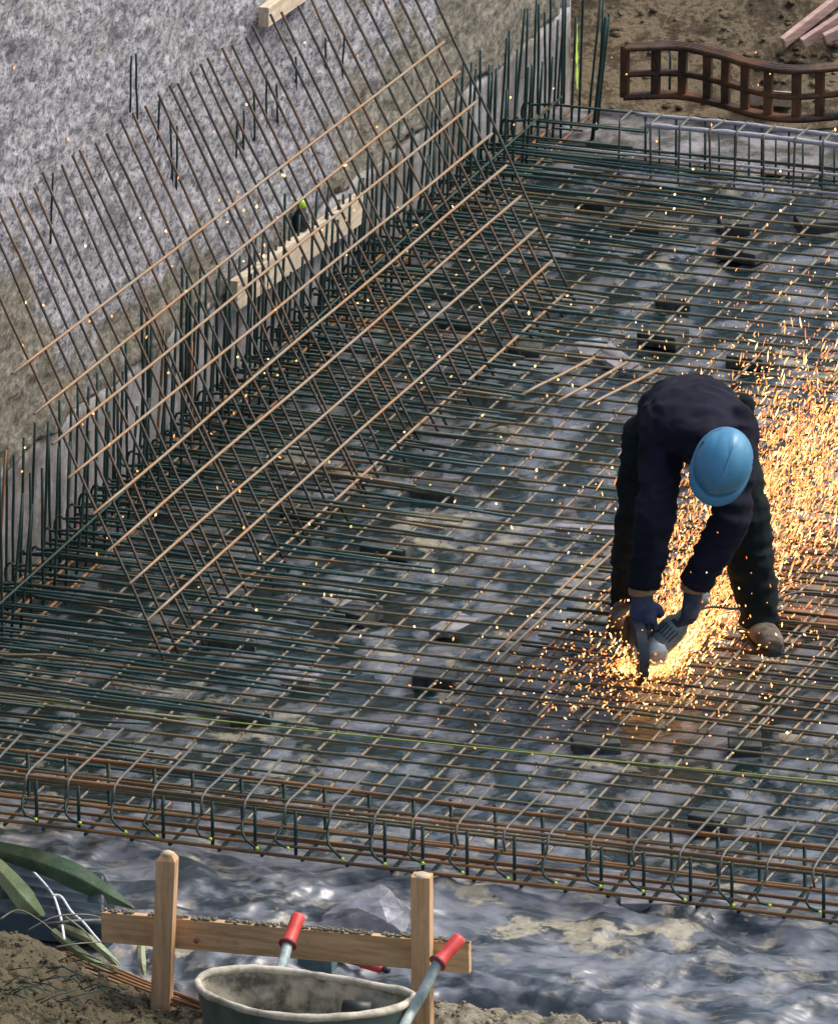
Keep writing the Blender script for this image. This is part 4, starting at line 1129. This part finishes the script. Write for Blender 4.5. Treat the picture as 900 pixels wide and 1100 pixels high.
# helmet
hc = headc + crown * .020
hm = MB(); nu_, nv_ = 48, 18
for j in range(nv_ + 1):
    th_ = (math.pi / 2 + .10) * j / nv_
    for i in range(nu_):
        ph = 2 * math.pi * i / nu_
        e_, f_ = math.cos(ph), math.sin(ph)
        r = 1.0
        if abs(e_) < .30 and th_ > .1: r += .034 * (1 - (abs(e_) / .30) ** 2) * min(1, th_ / .5)      # central ridge
        for c0 in (.55, -.55):
            if abs(e_ * math.sin(th_) - c0) < .09: r -= .020 * (1 - (abs(e_ * math.sin(th_) - c0) / .09) ** 2)
        p = hc + earax * (.099 * r * math.sin(th_) * e_) + face * (.116 * r * math.sin(th_) * f_ - .004) + crown * (.106 * r * math.cos(th_))
        hm.v.append(p)
for j in range(nv_):
    for i in range(nu_):
        i2 = (i + 1) % nu_
        hm.f.append((j * nu_ + i, j * nu_ + i2, (j + 1) * nu_ + i2, (j + 1) * nu_ + i))
hel = obj('helmet', hm, M['helmet'], person)
br = MB()
ins = []; out = []
for i in range(nu_):
    ph = 2 * math.pi * i / nu_; e_, f_ = math.cos(ph), math.sin(ph)
    ext = .004 + .034 * max(0, f_) ** 1.6 + .004 * max(0, -f_) ** 2
    for (ra, dz) in ((-.004, .0), (ext, -.012 - .012 * max(0, f_)), (ext, -.017 - .012 * max(0, f_)), (-.004, -.008)):
        br.v.append(hc + earax * ((.099 + ra) * e_) + face * ((.116 + ra) * f_ - .004) + crown * (-.006 + dz))
for i in range(nu_):
    i2 = (i + 1) % nu_
    for k in range(4): br.f.append((i * 4 + k, i * 4 + (k + 1) % 4, i2 * 4 + (k + 1) % 4, i2 * 4 + k))
obj('brim', br, M['helmet'], hel)
# seam line on the shell and side slots
sm = MB(); sm.tube([hc + earax * (.099 * 1.024 * math.sin(t) * .02) + face * (-.116 * 1.024 * math.sin(t) - .004) + crown * (.106 * 1.024 * math.cos(t)) for t in [i * .07 for i in range(-6, 16)]], .0009, 5)
obj('seam', sm, M['helmet_dark'], hel)
for s_ in (-1, 1):
    p_ = hc + earax * (.091 * s_) - face * .03 + crown * .028
    obj('slot', MB().box(p_, earax * .004, face * .013, crown * .0035), M['helmet_dark'], hel, smooth=False)

# ------------------------------------------------------------ angle grinder
gc = L(-.205, .395, .105)
gr = thing('angle_grinder', 'angle grinder with grey casing held by the worker, disc biting into the mat', 'grinder', gc)
nx = (RH * .96 + TC * -.22).normalized(); gy = nx.cross(ZZ).normalized()
pts = []
ds = obj('cutting_disc', MB().tube([gc - nx * .0018, gc + nx * .0018], .118, 40), M['disc'], gr)
gd = MB()
for i in range(27):
    a = math.radians(-25 + 215 * i / 26)
    dr = gy * math.cos(a) + ZZ * math.sin(a)
    gd.v += [gc - nx * .020 + dr * .126, gc + nx * .016 + dr * .126, gc + nx * .016 + dr * .03, gc + nx * .016 + dr * .122, gc - nx * .020 + dr * .122]
    if i:
        b = (i - 1) * 5
        gd.f += [(b, b + 1, b + 6, b + 5), (b + 1, b + 2, b + 7, b + 6), (b + 2, b + 3, b + 8, b + 7), (b + 3, b + 4, b + 9, b + 8), (b + 4, b, b + 5, b + 9)]
obj('guard', gd, M['tool_dark'], gr, smooth=False)
ge = gc + nx * .055
obj('gear_case', MB().loft([(gc + nx * .018, ZZ, .028, .028), (gc + nx * .028, ZZ, .046, .046), (ge, ZZ, .056, .052), (ge + nx * .035, ZZ, .052, .048), (ge + nx * .050, ZZ, .034, .03)], 18), M['tool_silver'], gr)
rear = L(-.015, .30, .225)
ax_ = (rear - ge).normalized()
mo = obj('motor_body', MB().loft([(ge + ax_ * t, TC, a, a) for t, a in ((.0, .038), (.025, .047), (.10, .049), (.13, .044), (.15, .030), (.24, .026), (.27, .028), (.28, .015))], 18), M['tool'], gr)
vn = MB()
for i in range(6):
    a = math.radians(-10 + i * 16)
    q1 = ax_.cross(TC).normalized(); q2 = ax_.cross(q1)
    dr = -(q2 * math.cos(a) + q1 * math.sin(a)) if True else q1
    c_ = ge + ax_ * .075 + dr * .0485
    vn.box(c_, ax_ * .022, ax_.cross(dr) * .0028, dr * .002)
obj('vent', vn, M['tool_dark'], mo, smooth=False)
hb_ = gc + nx * .045
obj('side_handle', MB().tube([hb_ + ZZ * .03, hb_ + ZZ * .07 - nx * .01, wrL - ZZ * .115 + TC * -.03, wrL - ZZ * .07 + TC * -.025], [.008, .018, .017, .016], 12), M['tool_dark'], gr)
fl = MB(); fl.tube([gc - nx * .008, gc + nx * .006], .022, 14); obj('flange', fl, M['tool_silver'], gr)
P = cat([rear + RH * .01 - ZZ * .005, L(.06, .20, .20), L(.14, .05, .14), L(.24, -.02, .125), L(.36, -.15, .13), L(.56, -.30, .06)], 6)
obj('cord', MB().tube(P, .0045, 6), M['cable'], gr)

# ------------------------------------------------------------ sparks: uncountable glowing bits
random.seed(99)
SP = {'hot': MB(), 'mid': MB(), 'low': MB()}
def spark(p, d, ln, r, k):
    mb = SP[k]; d = d.normalized(); a = d.cross(Vector((.3, .2, 1))).normalized() * r; b = d.cross(a).normalized() * r; i = len(mb.v)
    mb.v += [p - d * ln / 2, p + a, p + b, p - a, p - b, p + d * ln / 2]
    mb.f += [(i, i + 2, i + 1), (i, i + 3, i + 2), (i, i + 4, i + 3), (i, i + 1, i + 4), (i + 5, i + 1, i + 2), (i + 5, i + 2, i + 3), (i + 5, i + 3, i + 4), (i + 5, i + 4, i + 1)]
CUT = L(-.19, .40, .02)
def kind():
    r = R_(); return 'hot' if r < .16 else ('mid' if r < .60 else 'low')
# jet leaving the disc, away from the camera under the worker
AXJ = (TC * -.93 + RH * .30).normalized(); SJ = AXJ.cross(ZZ).normalized()
for i in range(7500):
    t = random.betavariate(1.15, 1.9) * 3.6
    spread = .05 + .20 * t
    s = random.gauss(0, .55) * spread
    if s < -1.1 * spread: s *= .5
    h = abs(random.gauss(0, 1)) * (.02 + .085 * min(t, 1.8))
    p = CUT + AXJ * t + SJ * s + ZZ * h
    d = AXJ + SJ * (s / (t + .2)) + ZZ * ru(-.5, .8) + Vector((ru(-.3, .3), ru(-.3, .3), 0))
    ln = .008 + .060 * R_() ** 2.0
    spark(p, d, ln, ru(.0014, .0036) * (1.4 if R_() < .1 else 1), kind())
for i in range(3300):
    t = random.gauss(2.15, .48); s = random.gauss(.02, .23); h = abs(random.gauss(0, .12))
    spark(CUT + AXJ * t - SJ * -s * 1.0 + ZZ * h, AXJ + ZZ * ru(-.5, 1.0) + RH * ru(-.4, .5), .010 + .065 * R_() ** 2, ru(.0013, .0036), kind())
# dense root of the jet
for i in range(1500):
    t = random.betavariate(1, 1.6) * .7
    s = random.gauss(0, .05 + .10 * t); h = abs(random.gauss(0, .012 + .05 * t))
    spark(CUT + AXJ * t + SJ * s + ZZ * h, AXJ + ZZ * ru(-.2, .3), ru(.02, .05), ru(.0018, .0035), 'hot' if R_() < .4 else 'mid')
# fallout around the cut
for i in range(1300):
    a = ru(0, 2 * math.pi); r = abs(random.gauss(0, .26))
    p = CUT + Vector((math.cos(a) * r, math.sin(a) * r * 1.3, 0)) + ZZ * (ru(-.05, .10))
    spark(p, Vector((ru(-1, 1), ru(-1, 1), ru(-1, 1.0))), ru(.005, .018), ru(.0018, .0036), kind())
# wide fan behind and to the right
for i in range(1000):
    px = random.triangular(560, 925, 880); py = random.triangular(230, 760, 560)
    if px < 700 and py > 400 and R_() < .6: continue
    z = abs(random.gauss(0, .25)) + MATZ
    p = AZ(px, py, z)
    if (p.y < -2.2): continue
    spark(p, AXJ * .6 + ZZ * ru(-1, 1) + RH * ru(-.4, .4), ru(.006, .022), ru(.0016, .0036), kind())
# stray ones in the air over the whole pit
for i in range(330):
    px, py = ru(0, 900), ru(30, 840)
    if py > 560 + px * .35: continue
    if (py < 250 - px * .1) and R_() < .45: continue
    z = MATZ + ru(.02, .5)
    if px < 420 and py < 600 - px * .9: p = AX(px, py, WALLX + ru(.35, .8))
    else: p = AZ(px, py, z)
    if p.y < -3: continue
    spark(p, RH * ru(-.3, .3) + ZZ * ru(-1, 1) + TC * ru(-.5, .5), ru(.006, .018), ru(.0022, .0055), 'hot' if R_() < .45 else 'mid')
for k, lab in (('hot', 'white hot cutting sparks streaming from the grinder disc behind the worker'), ('mid', 'yellow cutting sparks streaming from the grinder disc behind the worker'), ('low', 'orange cutting sparks scattered over the mat and in the air')):
    o = obj('sparks', SP[k], M['spark_' + k], smooth=False, at=None)
    tag(o, lab, 'sparks', kind='stuff')
